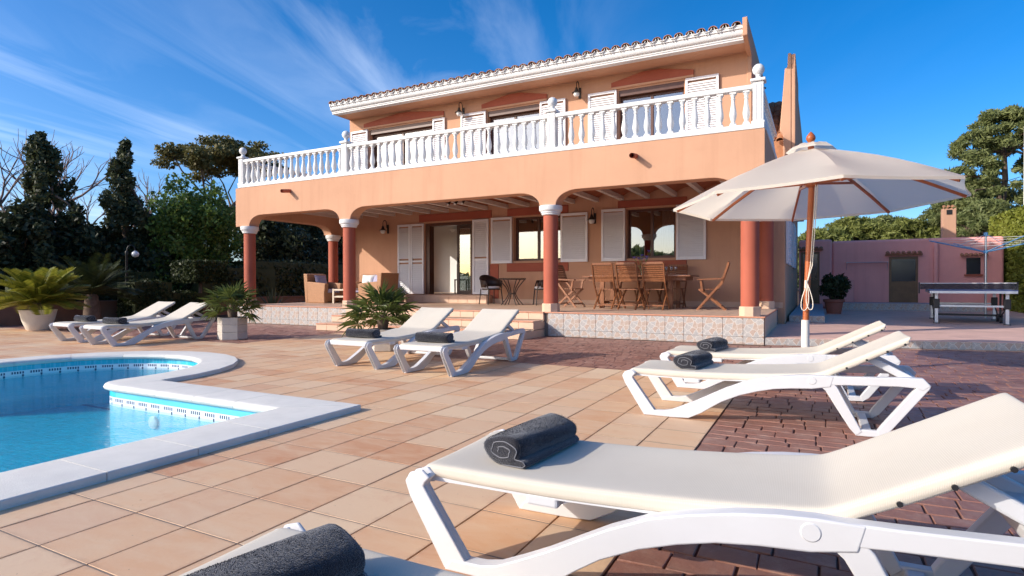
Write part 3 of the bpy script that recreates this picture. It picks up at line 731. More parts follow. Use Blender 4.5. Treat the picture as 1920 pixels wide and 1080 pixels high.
# ---- porch platform
porch = MB(); porch.box(-14.06, -0.80, FY+0.008, WY-0.002, -0.02, PZ-0.022); porch = porch.build('porch_base', 'grout', villa)
tw, td = 0.331, 0.331
ptm = tile_box(tw-0.006, td-0.006, 0, 0.021, 0.002).mesh('floor_tile', 'porch_tile')
nx = 40
for i in range(nx):
    for j in range(3):
        link('floor_tile', ptm, porch, loc=(-14.06+0.166+i*0.3315, FY+0.166+0.02+j*td, PZ-0.021))
rest = MB(); tb = tile_box(tw-0.006, td-0.006, 0, 0.021, 0.002)
for i in range(nx):
    for j in range(3, 12):
        cy = FY+0.186+j*td
        if cy+0.166 > WY: continue
        rest.add([(x-14.06+0.166+i*0.3315, y+cy, z+PZ-0.021) for x, y, z in tb.v], tb.f)
rest.box(-14.05, -0.81, FY+0.02+11*td, WY-0.004, PZ-0.021, PZ-0.001)
tag(link('far_floor_tiles', rest.mesh('far_floor_tiles', 'porch_tile', fix=False), porch), kind='stuff')
m = MB(); m.box(-14.075, -0.785, FY-0.022, FY+0.018, PZ-0.024, PZ+0.001); m.build('nosing', 'nosing', porch, bevel=0.006)
m = MB(); m.box(-0.80, -0.785, FY+0.02, WY-0.1, PZ-0.024, PZ+0.001); m.build('side_nosing', 'nosing', porch)
fm = MB(); fm.box(-0.1635, 0.1635, -0.006, 0.006, 0, 0.322); fup = fm.mesh('facing_tile', 'facing_tile')
fm = MB(); fm.box(-0.1635, 0.1635, -0.006, 0.006, 0.18, 0.306); flo = fm.mesh('facing_tile', 'facing_tile')
for i in range(40):
    x = -0.80-0.166-i*0.3315
    if x < -14.0: break
    if -10.1 < x < -4.85: continue
    link('facing_tile', fup, porch, 0.002, 1, (x, FY-0.002, 0.131)); link('facing_tile', flo, porch, 0.002, 1, (x, FY-0.002, -0.179))
sm = MB(); sm.box(-0.006, 0.006, -0.078, 0.078, 0, 0.44); sme = sm.mesh('side_tile', 'step_tile')
for k in range(20): link('side_tile', sme, porch, 0.002, 1, (-0.792, FY+0.11+k*0.16, 0.012))
# skirting and door step
m = MB(); m.box(-13.58, -0.70, WY-0.014, WY-0.003, PZ+0.001, PZ+0.13); m.build('skirting', 'step_tile', villa)
m = MB(); m.box(-11.75, -8.25, WY-0.34, WY-0.016, PZ+0.001, PZ+0.235); dst = m.build('door_step', 'step_tile', villa, bevel=0.008)
dm = MB(); dm.box(-0.15, 0.15, -0.005, 0.005, 0, 0.20); dme = dm.mesh('riser_tile', 'step_tile')
for k in range(11): link('riser_tile', dme, dst, 0.002, 1, (-11.57+k*0.316, WY-0.345, PZ+0.012))

# ---- front steps
stairs = MB()
SX0, SX1 = -10.10, -4.86
SY = (9.72, 10.20, 10.66)
for i, y0 in enumerate(SY[:2]): stairs.box(SX0+0.012, SX1-0.012, y0+0.012, FY+0.01, -0.02, 0.16*(i+1)-0.024+0.0005*i)
stairs.box(SX0+0.012, SX1-0.012, SY[2]+0.012, FY+0.0, -0.02, PZ-0.026)
stairs = stairs.build('steps', 'grout', villa)
ntile = 16; sw = (SX1-SX0)/ntile
rm = MB(); rm.box(-sw/2+0.003, sw/2-0.003, -0.006, 0.006, 0, 0.126); rme = rm.mesh('riser_tile', 'step_tile')
tm = tile_box(sw-0.006, 0.36, 0, 0.021, 0.003).mesh('tread_tile', 'step_tile')
nm = MB(); nm.tube([(-sw/2+0.002, 0, 0), (sw/2-0.002, 0, 0)], 0.0135, 10); nme = nm.mesh('nosing_tile', 'nosing', 50)
for i, y0 in enumerate(SY):
    z = 0.16*(i+1)
    for k in range(ntile):
        x = SX0+sw*(k+0.5)
        link('riser_tile', rme, stairs, 0.002, 1, (x, y0+0.004, z-0.155)); link('nosing_tile', nme, stairs, loc=(x, y0-0.002, z-0.0125))
        if i < 2: link('tread_tile', tm, stairs, loc=(x, y0+0.185, z-0.0225))
    m = MB(); m.box(SX0-0.004, SX0+0.011, y0+0.012, FY, -0.01+0.16*i, z-0.026); m.build('side_tile', 'step_tile', stairs)
    m = MB(); m.box(SX1-0.011, SX1+0.004, y0+0.012, FY, -0.01+0.16*i, z-0.026); m.build('side_tile', 'step_tile', stairs)
    if i < 2:
        pass
m = MB(); m.box(SX0, SX1, SY[2]+0.01, FY+0.02, PZ-0.0255, PZ+0.0015); m.build('top_tread', 'step_tile', stairs)

# ---- columns
def column(x, y, name='column', d=0.30):
    c = MB(); c.lathe([(d/2, 0.16), (d/2, 2.06)], 28, (x, y, PZ)); col = c.build(name, 'terracotta_paint', villa, 40)
    m = MB(); m.lathe([(0.165, 1.94), (0.185, 1.955), (0.185, 1.975), (0.20, 1.99), (0.20, 2.01), (0.225, 2.03), (0.235, 2.05), (0.235, 2.125), (0.225, 2.135)], 28, (x, y, PZ)); m.build('capital', 'white_paint', col, 35)
    m = MB(); m.lathe([(0.180, 0.001), (0.180, 0.158), (0.172, 0.166)], 8, (x, y, PZ)); m.build('column_base', 'step_tile', col)
    return col
for x in COLX: column(x, CY)
column(-13.90, 14.12); column(-1.02, 14.22)

# ---- arched beams
def arch_profile(a0, a1, cols, w=0.18, zc=2.612, zf=2.89, rx=0.46, top=3.66, ends=True):
    pts = [(a0, top), (a0, zc)]
    for i, c in enumerate(cols):
        if i == 0: pts.append((c+w, zc)) if ends else None
        else:
            n = 9
            for k in range(n+1):
                t = math.pi/2*k/n; pts.append((c-w-rx*math.cos(t)*1.0, zf-(zf-zc)*(1-math.cos(t)) if False else zf-(zf-zc)*(1-math.sqrt(max(0, 1-(k/n)**2)))) if False else (c-w-rx*(1-math.sin(t)), zf-(zf-zc)*(1-math.cos(t))))
            if i < len(cols)-1: pts.append((c+w, zc))
        if i < len(cols)-1:
            n = 9
            for k in range(n+1):
                t = math.pi/2*(1-k/n); pts.append((c+w+rx*(1-math.sin(t)), zf-(zf-zc)*(1-math.cos(t))))
    pts += [(a1, zc), (a1, top)]
    out_ = []
    for p in pts:
        if not out_ or math.dist(p, out_[-1]) > 1e-4: out_.append(p)
    return out_
prof = arch_profile(-14.12, -0.79, COLX)
m = MB(); m.prism(prof, lambda x, z: (x, FY, z), lambda x, z: (x, FY+0.32, z)); m.build('arched_beam', 'stucco', villa, bevel=0.012)
pl = arch_profile(FY+0.321, WY-0.001, [FY+0.16, 14.12], w=0.18)
m = MB(); m.prism(pl, lambda y, z: (-14.118, y, z), lambda y, z: (-13.80, y, z)); m.build('side_beam', 'stucco', villa, bevel=0.012)
pl = arch_profile(FY+0.321, WY-0.001, [FY+0.16, 14.22], w=0.18)
m = MB(); m.prism(pl, lambda y, z: (-1.10, y, z), lambda y, z: (-0.792, y, z)); m.build('side_beam', 'stucco', villa, bevel=0.012)
# ceiling: white beams with little vaults between them
nb = 19; bx0, bx1 = -13.80, -1.10; bs = (bx1-bx0)/nb
v = MB()
for k in range(nb):
    a = bx0+k*bs; n = 6; row = []
    for q in range(n+1):
        tq = q/n; row.append((a+bs*tq, 3.27+0.13*math.sin(math.pi*tq)))
    for q in range(n):
        v.add([(row[q][0], FY+0.32, row[q][1]), (row[q+1][0], FY+0.32, row[q+1][1]), (row[q+1][0], WY, row[q+1][1]), (row[q][0], WY, row[q][1])], [(0, 1, 2, 3)])
v.build('ceiling_vaults', 'vault', villa, 40)
for k in range(nb+1):
    m = MB(); x = bx0+k*bs; m.box(x-0.05, x+0.05, FY+0.322, WY-0.002, 3.17, 3.275); m.build('ceiling_beam', 'beam_white', villa)
m = MB(); m.box(-13.8, -1.1, FY+0.322, WY-0.002, 3.42, 3.655); m.build('balcony_slab', 'stucco', villa)
m = MB(); m.box(-14.0, -0.9, FY+0.1, WY, 3.657, 3.70); m.build('balcony_floor', 'porch_tile', villa)

# ---- balustrade
BZ = 3.66
bal = MB(); bal.box(-14.02, -0.80, FY-0.012, FY+0.20, BZ+0.001, BZ+0.095)
bal.box(-0.955, -0.778, FY+0.201, WY-0.02, BZ+0.001, BZ+0.095); bal.box(-14.02, -13.84, FY+0.201, WY-0.02, BZ+0.001, BZ+0.095)
bal = bal.build('balustrade', 'white_paint', villa, bevel=0.01)
bp = MB()
bp.box(-0.055, 0.055, -0.055, 0.055, 0, 0.035)
bp.lathe([(0.05, 0.035), (0.052, 0.055), (0.036, 0.075), (0.034, 0.09), (0.050, 0.14), (0.060, 0.19), (0.060, 0.225), (0.050, 0.29), (0.036, 0.37), (0.029, 0.44), (0.029, 0.462), (0.040, 0.467), (0.040, 0.482), (0.029, 0.488), (0.032, 0.515), (0.048, 0.545), (0.050, 0.56)], 12)
bp.box(-0.053, 0.053, -0.053, 0.053, 0.56, 0.592)
bme = bp.mesh('baluster', 'white_paint', 50)
PX = [-13.93, -10.20, -4.72, -0.90]
def post(x, y):
    m = MB(); m.box(x-0.085, x+0.085, y-0.085, y+0.085, BZ+0.096, BZ+0.80)
    m.box(x-0.105, x+0.105, y-0.105, y+0.105, BZ+0.0965, BZ+0.135)
    p = m.build('post', 'white_paint', bal, bevel=0.006)
    for dx in (-0.035, 0.035):
        q = MB(); q.box(x+dx-0.014, x+dx+0.014, y-0.093, y-0.084, BZ+0.16, BZ+0.76); q.build('post_flute', 'white_paint', bal, bevel=0.004)
    m = MB(); m.box(x-0.12, x+0.12, y-0.12, y+0.12, BZ+0.801, BZ+0.855); m.build('post_cap', 'white_paint', bal, bevel=0.016)
    m = MB(); m.lathe([(0.085, 0.856), (0.05, 0.885), (0.038, 0.905), (0.05, 0.92)]+[(0.098*math.sin(R(a)), 1.02-0.098*math.cos(R(a))) for a in range(24, 181, 13)], 20, (x, y, BZ)); m.build('ball', 'white_paint', bal, 60)
PYc = FY+0.095
for x in PX: post(x, PYc)
for a, b, n in ((PX[0], PX[1], 17), (PX[1], PX[2], 25), (PX[2], PX[3], 17)):
    m = MB(); m.box(a+0.086, b-0.086, PYc-0.075, PYc+0.075, BZ+0.69, BZ+0.77); m.build('handrail', 'white_paint', bal, bevel=0.014)
    for k in range(n): link('baluster', bme, bal, loc=(a+0.085+(b-a-0.17)*(k+0.5)/n, PYc, BZ+0.0975))
for x in (PX[0], PX[3]):
    m = MB(); m.box(x-0.075, x+0.075, PYc+0.086, WY-0.04, BZ+0.69, BZ+0.77); m.build('handrail', 'white_paint', bal, bevel=0.014)
    for k in range(16): link('baluster', bme, bal, loc=(x, PYc+0.2+k*0.217, BZ+0.0975))

# ---- cornice and roof edge
CX0, CX1 = -13.63, -1.462
cp = [(13.83, 6.41), (13.83, 6.445), (13.81, 6.45), (13.81, 6.485), (13.795, 6.49)]
cp += [(13.795-0.065*math.sin(R(a)), 6.49+0.11*(1-math.cos(R(a)))) for a in range(15, 91, 15)]
cp += [(13.725, 6.61), (13.725, 6.62)]
m = MB(); m.prism([p for p in cp if p[0] < 14.0]+[(14.02, 6.62), (14.02, 6.411)], lambda y, z: (CX0, y, z), lambda y, z: (CX1, y, z)); m.build('cornice', 'white_paint', villa)
m = MB(); m.box(CX0+0.004, CX1-0.002, 13.84, WY+0.2, 6.4125, 6.60); m.build('soffit', 'stucco', villa)
m = MB(); m.box(CX0+0.003, CX1-0.003, 13.70, 13.76, 6.621, 6.70); m.build('eave_filler', 'white_paint', villa)
roof = MB(); roof.add([(CX0, 13.72, 6.64), (CX1, 13.72, 6.64), (CX1, 15.6, 7.02), (CX0, 15.6, 7.02)], [(0, 1, 2, 3)]); 
roof.add([(CX0, 13.72, 6.62), (CX1, 13.72, 6.62), (CX1, 15.6, 6.68), (CX0, 15.6, 6.68), (CX0, 15.6, 7.02), (CX1, 15.6, 7.02)], [(0, 1, 2, 3), (3, 2, 5, 4)])
roof = roof.build('roof', 'roof_clay', villa)
def barrel(r, l, th=0.012, n=8, flip=False, slope=0.2):
    m = MB(); o = []
    for rr in (r, r-th):
        for yy in (0, l):
            k = 0.88 if yy else 1.0
            o.append([(rr*k*math.cos(math.pi*i/n), yy, (-1 if flip else 1)*rr*k*math.sin(math.pi*i/n)*0.8+yy*slope) for i in range(n+1)])
    for row in o: m.v += row
    q = n+1
    for i in range(n):
        m.f += [(i, i+1, q+i+1, q+i), (2*q+i, 3*q+i, 3*q+i+1, 2*q+i+1), (i, 2*q+i, 2*q+i+1, i+1), (q+i, q+i+1, 3*q+i+1, 3*q+i)]
    m.f += [(0, q, 3*q, 2*q), (n, 2*q+n, 3*q+n, q+n)]
    return m
NT = 49; tsx = (CX1-CX0)/NT
cap_me = barrel(0.098, 0.46).mesh('roof_tile', 'roof_clay', 60); pan_me = barrel(0.105, 0.46, flip=True).mesh('roof_tile', 'white_paint', 60)
capw_me = barrel(0.10, 0.20).mesh('eave_tile', 'white_paint', 60)
rr = random.Random(5)
for k in range(NT):
    x = CX0+tsx*(k+0.5)
    link('roof_tile', cap_me, roof, loc=(x+rr.uniform(-.006, .006), 13.635+rr.uniform(-.012, .012), 6.685+rr.uniform(-.004, .006)), rot=(0, 0, rr.uniform(-.03, .03)))
    link('eave_tile', capw_me, roof, loc=(x, 13.685, 6.605))
    if k: link('roof_tile', pan_me, roof, loc=(CX0+tsx*k, 13.66, 6.735))
rest = MB(); cb = barrel(0.098, 0.46)
for row in range(1, 5):
    for k in range(NT): rest.add([(x+CX0+tsx*(k+0.5), y+13.635+row*0.38, z+6.685+row*0.083) for x, y, z in cb.v], cb.f)
tag(link('far_roof_tiles', rest.mesh('far_roof_tiles', 'roof_clay', 60), roof), kind='stuff')

# ---- lean-to on the right with its stepped gable parapet
gp = MB(); pq = [(-0.70, 3.664), (-0.53, 3.664), (-0.53, 6.20), (-0.60, 6.22), (-0.615, 5.90), (-0.665, 5.88), (-0.77, 4.50), (-0.70, 4.38)]
gp.prism(pq, lambda x, z: (x, 14.56, z), lambda x, z: (x, 24.0, 3.664+(z-3.664)*0.845)); gp.build('gable_parapet', 'stucco', villa, bevel=0.02)
m = MB(); m.box(-0.655, -0.452, 14.57, 24.0, 3.30, 3.663); m.build('string_course', 'stucco', villa)
m = MB(); m.prism([(14.57, 3.664), (14.57, 6.18), (16.7, 6.12), (16.85, 5.78), (24.0, 5.68), (24.0, 3.664)], lambda y, z: (-0.528, y, z), lambda y, z: (-0.45, y, z)); m.build('side_parapet', 'stucco', villa, bevel=0.015)
lr = MB(); lr.add([(-1.36, 14.75, 4.3), (-0.6, 14.75, 4.3), (-0.6, 17.6, 6.0), (-1.36, 17.6, 6.0)], [(0, 1, 2, 3)]); lr.add([(-1.36, 14.75, 3.67), (-0.6, 14.75, 3.67), (-0.6, 14.75, 4.3), (-1.36, 14.75, 4.3)], [(0, 1, 2, 3)])
lr = lr.build('lean_to_roof', 'roof_clay', villa)
lt = barrel(0.085, 0.46, slope=0.54).mesh('roof_tile', 'roof_clay', 60)
for r_ in range(7):
    for c_ in range(4): link('roof_tile', lt, lr, loc=(-1.27+c_*0.165, 14.72+r_*0.38, 4.31+r_*0.227))

# ---- shutters
def shutter(x0, x1, z0, z1, y, name='shutter', joined=False, mid=False, ax='x', hinge=None):
    w, h = x1-x0, z1-z0; P = empty('pivot') if False else None
    f = MB(); T = 0.022; fw = 0.055
    f.box(x0, x0+fw, y-T, y+T, z0, z1); f.box(x1-fw, x1, y-T, y+T, z0, z1)
    f.box(x0+fw+0.0005, x1-fw-0.0005, y-T+0.001, y+T-0.001, z0, z0+0.075); f.box(x0+fw+0.0005, x1-fw-0.0005, y-T+0.001, y+T-0.001, z1-0.065, z1)
    if mid: f.box(x0+fw+0.0005, x1-fw-0.0005, y-T+0.001, y+T-0.001, z0+h*0.45, z0+h*0.45+0.06)
    sh = f.build(name, 'shutter_white', villa, bevel=0.004)
    n = int((h-0.14)/0.056); sw_ = w-2*fw-0.002
    s = MB(); s.bar((-sw_/2, 0, 0), (sw_/2, 0, 0), 0.066, 0.008, (0, -0.85, 0.53)); 
    if joined:
        jj = MB()
        for k in range(n): jj.add([(a+(x0+x1)/2, b+y, c+z0+0.10+k*0.056) for a, b, c in s.v], s.f)
        tag(jj.build('slats', 'shutter_white', sh), kind='stuff')
    else:
        sme = s.mesh('slat', 'shutter_white')
        for k in range(n):
            z = z0+0.10+k*0.056
            if mid and z0+h*0.45-0.03 < z < z0+h*0.45+0.09: continue
            link('slat', sme, sh, loc=((x0+x1)/2, y, z))
    return sh
SY_ = WY-0.045
for a, b in ((-11.62, -11.14), (-11.12, -10.63)): shutter(a, b, 0.74, 2.88, SY_, mid=True)
shutter(-8.89, -8.36, 0.74, 2.90, SY_, mid=True)
for a, b, z0, z1 in ((-8.27, -7.60, 1.62, 2.92), (-6.12, -5.36, 1.62, 2.92), (-4.98, -4.35, 1.62, 2.96), (-3.07, -2.37, 1.62, 2.96)): shutter(a, b, z0, z1, SY_)
for a, b in ((-13.52, -12.82), (-10.28, -9.85), (-9.28, -8.44), (-6.73, -5.98), (-5.34, -4.57), (-2.85, -2.08)): shutter(a, b, 3.80, 6.0, SY_, joined=True)
for a, b, zt in ((15.0, 15.75, 2.6), (16.2, 16.95, 2.6), (18.55, 19.3, 2.6), (19.5, 20.25, 2.6)):
    f = MB(); f.box(-0.655, -0.60, a, b, 1.5, 2.75); shx = f.build('side_shutter', 'shutter_white', villa, bevel=0.004)
    for k in range(20):
        q = MB(); q.bar((-0.596, a+0.06, 1.6+k*0.055), (-0.596, b-0.06, 1.6+k*0.055), 0.03, 0.012); q.build('slat', 'shutter_white', shx)
# ---- windows and doors
def window(x0, x1, z0, z1, y, split=True, door=False, curtain=None, name='window'):
    f = MB(); t = 0.06
    f.box(x0, x0+t, y, y+0.06, z0, z1); f.box(x1-t, x1, y, y+0.06, z0, z1); f.box(x0+t, x1-t, y+0.001, y+0.059, z0, z0+t); f.box(x0+t, x1-t, y+0.001, y+0.059, z1-t, z1)
    if split: f.box((x0+x1)/2-0.035, (x0+x1)/2+0.035, y-0.006, y+0.057, z0+t, z1-t)
    fr = f.build(name, 'brown_frame', villa, bevel=0.004)
    xm = (x0+x1)/2
    for a, b in (((x0+t, xm-0.035), (xm+0.035, x1-t)) if split else ((x0+t, x1-t),)):
        g_ = MB(); g_.box(a+0.001, b-0.001, y+0.026, y+0.032, z0+t+0.001, z1-t-0.001); g_.build('pane', 'window_glass', fr)
    return fr
for i, (x0, x1, z0, z1) in enumerate(WIN):
    fr = window(x0+0.003, x1-0.003, z0+0.003, z1-0.003, WY+0.14)
    cu = MB(); n = 24; cw = 0.30
    for k in range(n):
        a = x1-0.08-cw*k/n; b = x1-0.08-cw*(k+1)/n
        ya = WY+0.28+0.02*math.sin(k*1.3); yb = WY+0.28+0.02*math.sin((k+1)*1.3)
        cu.add([(a, ya, z0-0.1), (b, yb, z0-0.1), (b, yb, z1), (a, ya, z1)], [(0, 1, 2, 3)])
    cu.build('curtain', 'white_cloth', fr, 180)
for (x0, x1, z0, z1) in UP: window(x0+0.003, x1-0.003, z0+0.003, z1-0.15, WY+0.15, name='balcony_door'); 
for (x0, x1, z0, z1) in UP:
    m = MB(); m.box(x0+0.001, x1-0.001, WY+0.02, WY+0.2, z1-0.145, z1-0.001); m.build('roller_box', 'brown_frame', villa)
# main door: frame, the right-hand leaf glazed, the left open
x0, x1, z0, z1 = DOOR
f = MB(); f.box(x0+0.001, x0+0.14, WY+0.03, WY+0.26, z0, z1-0.001); f.box(x1-0.07, x1-0.001, WY+0.03, WY+0.26, z0, z1-0.001); f.box(x0+0.14, x1-0.07, WY+0.031, WY+0.259, z1-0.09, z1-0.002)
df = f.build('door_frame', 'brown_frame', villa)
f = MB(); a, b = x1-0.62, x1-0.075
f.box(a, a+0.08, WY+0.12, WY+0.165, z0+0.01, z1-0.095); f.box(b-0.08, b, WY+0.12, WY+0.165, z0+0.01, z1-0.095); f.box(a+0.08, b-0.08, WY+0.121, WY+0.164, z0+0.01, z0+0.12); f.box(a+0.08, b-0.08, WY+0.121, WY+0.164, z1-0.19, z1-0.095)
dl = f.build('door_leaf', 'dark_wood', villa)
m = MB(); m.box(a+0.081, b-0.081, WY+0.138, WY+0.144, z0+0.121, z1-0.191); m.build('pane', 'window_glass', dl)
m = MB(); m.box(a+0.03, a+0.05, WY+0.09, WY+0.12, z0+0.95, z0+1.09); m.build('door_handle', 'black_iron', dl)
# lintels and sills
def slab(name, x0, x1, z0, z1, d=0.03): 
    m = MB(); m.box(x0, x1, WY-d, WY+0.01, z0, z1); return m.build(name, 'terracotta_paint', villa, bevel=0.008)
slab('lintel', -10.82, -8.28, 2.93, 3.15); slab('lintel', -7.76, -5.92, 2.94, 3.15); slab('lintel', -4.55, -2.82, 2.975, 3.155)
slab('sill_panel', -7.78, -5.92, 1.38, 1.615); slab('sill_panel', -4.56, -2.83, 1.38, 1.615)
slab('jamb_panel', -8.33, -8.05, PZ+0.14, 1.60, 0.02)
for x0, x1 in ((-13.0, -9.9), (-8.59, -6.53), (-4.72, -2.66)):
    m = MB(); xm = x0+(x1-x0)*0.5; m.prism([(x0, 6.075), (x1, 6.075), (x1, 6.20), (xm+0.2, 6.36), (xm-0.2, 6.36), (x0, 6.20)], lambda x, z: (x, WY-0.035, z), lambda x, z: (x, WY+0.004, z)); m.build('pediment', 'terracotta_paint', villa, bevel=0.006)
    m = MB(); m.box(x0, x1, WY-0.05, WY+0.004, 6.02, 6.073); m.build('pediment_rail', 'stucco', villa)
# drain spouts
for q in ((544, 357.5), (1192, 292)):
    p = at_y(*q, FY)
    o_, i_ = [], []
    m = MB(); m.tube([(p[0], FY+0.05, p[2]), (p[0], FY-0.27, p[2]-0.045)], 0.047, 14, cap=False); m.tube([(p[0], FY-0.27, p[2]-0.045), (p[0], FY+0.05, p[2])], 0.036, 14, cap=False); m.build('drain_spout', 'terracotta_paint', villa, 40)
    m = MB(); m.tube([(p[0], FY-0.10, p[2]-0.02), (p[0], FY-0.08, p[2]-0.017)], 0.036, 14); m.build('spout_shade_disc', 'black_iron', villa)  # black disc stands in for the shade deep inside the spout

# ---- annex
annex = empty('annex', (3.0, 24.5, TZ), 0, 'low pink stucco outbuilding with brown doors behind the ping pong table', 'outbuilding')
def ap(mb, name, m, parent=annex, **k):
    mb.v = [(x-3.0, y-24.5, z-TZ) for x, y, z in mb.v]; return mb.build(name, m, parent, **k)
def ap2(mb, name, m, parent, **k):
    mb.v = [(x-3.0, y-24.5, z-TZ) for x, y, z in mb.v]; return mb.build(name, m, parent, **k)
AY = 24.5
wl = MB(); wl.box(0.46, 5.43, AY, 28, TZ-0.01, 2.58); ap(wl, 'wall', 'stucco_pink', bevel=0.09, seg=4)
wl = MB(); wl.box(-0.62, 0.46, AY-0.35, 28, TZ-0.01, 2.63); ap(wl, 'wall', 'stucco_pink', bevel=0.09, seg=4)
def annex_door(x0, x1, z0, z1, y):
    m = MB(); m.box(x0, x0+0.07, y-0.02, y+0.02, z0, z1); m.box(x1-0.07, x1, y-0.02, y+0.02, z0, z1); m.box(x0+0.07, x1-0.07, y-0.019, y+0.02, z1-0.08, z1)
    d = ap(m, 'door', 'annex_door')
    m = MB(); m.box(x0+0.071, x1-0.071, y-0.012, y+0.02, z0, z0+(z1-z0)*0.46); ap2(m, 'door_panel', 'annex_door', d)
    m = MB(); m.box(x0+0.071, x1-0.071, y-0.004, y+0.02, z0+(z1-z0)*0.461, z1-0.081); ap2(m, 'door_glass', 'tt_glass', d)
    m = MB(); m.box(x1-0.14, x1-0.10, y-0.05, y-0.013, z0+(z1-z0)*0.5, z0+(z1-z0)*0.56); ap2(m, 'door_handle', 'black_iron', d)
    # little tiled hood
    n = max(4, int((x1-x0+0.24)/0.14)); bt = barrel(0.065, 0.26, slope=0.35, n=6)
    h = MB(); h.box(x0-0.12, x1+0.12, y-0.13, y+0.02, z1+0.05, z1+0.085); hd = ap(h, 'hood', 'roof_clay')
    for k in range(n):
        q = MB(); cx = x0-0.12+(x1-x0+0.24)*(k+0.5)/n; q.add([(a+cx, b+y-0.2, c+z1+0.085) for a, b, c in bt.v], bt.f); ap2(q, 'hood_tile', 'roof_clay', hd, smooth=60)
mat('tt_glass', (0.02, 0.022, 0.04), 0.12, 0.2, 2, 0, 0, spec=0.8)
annex_door(2.23, 3.08, 0.361, 1.96, AY); annex_door(-0.56, 0.06, 0.30, 2.18, AY-0.35)
m = MB(); m.box(4.42, 4.80, AY-0.015, AY+0.02, 1.33, 1.88); wn = ap(m, 'window', 'tt_glass')
m = MB(); m.box(4.36, 4.86, AY-0.07, AY+0.01, 1.27, 1.325); ap2(m, 'sill', 'terracotta_paint', wn)
bt = barrel(0.06, 0.26, slope=0.35, n=6)
for k in range(6):
    q = MB(); q.add([(a+4.30+k*0.125, b+AY-0.2, c+1.93) for a, b, c in bt.v], bt.f); ap2(q, 'hood_tile', 'roof_clay', wn, smooth=60)
m = MB(); m.tube([(3.58, AY-0.06, TZ+0.2), (3.58, AY-0.06, 2.25), (3.58, AY-0.05, 2.34), (3.58, AY+0.02, 2.40)], 0.075, 12); ap(m, 'drainpipe', 'stucco_pink', smooth=40)
m = MB(); m.box(3.83, 4.22, 24.9, 25.25, 2.5, 3.62); ch = ap(m, 'chimney', 'stucco', bevel=0.02)
m = MB(); m.box(3.94, 4.10, 24.885, 24.91, 3.40, 3.56); ap2(m, 'chimney_shade_panel', 'black_iron', ch)  # black panel on the face stands in for the shade of a hole
for k in range(3):
    q = MB(); q.add([(a+3.90+k*0.125, b+24.85, c+3.62) for a, b, c in bt.v], bt.f); ap2(q, 'chimney_tile', 'roof_clay', ch, smooth=60)
m = MB(); m.box(0.50, 1.14, AY-0.5, AY-0.002, 0.361, 1.15); ap(m, 'built_in_bench', 'stucco_pink', bevel=0.02)

# ---- garden wall on the left
m = MB(); m.box(-18.65, -18.40, 1.0, 40, -0.03, 0.52); m.box(-18.68, -18.37, 1.0, 40, 0.521, 0.57)
tag(m.build('garden_wall', 'garden_wall'), 'low brown rendered garden wall in front of the dark trees', 'wall')

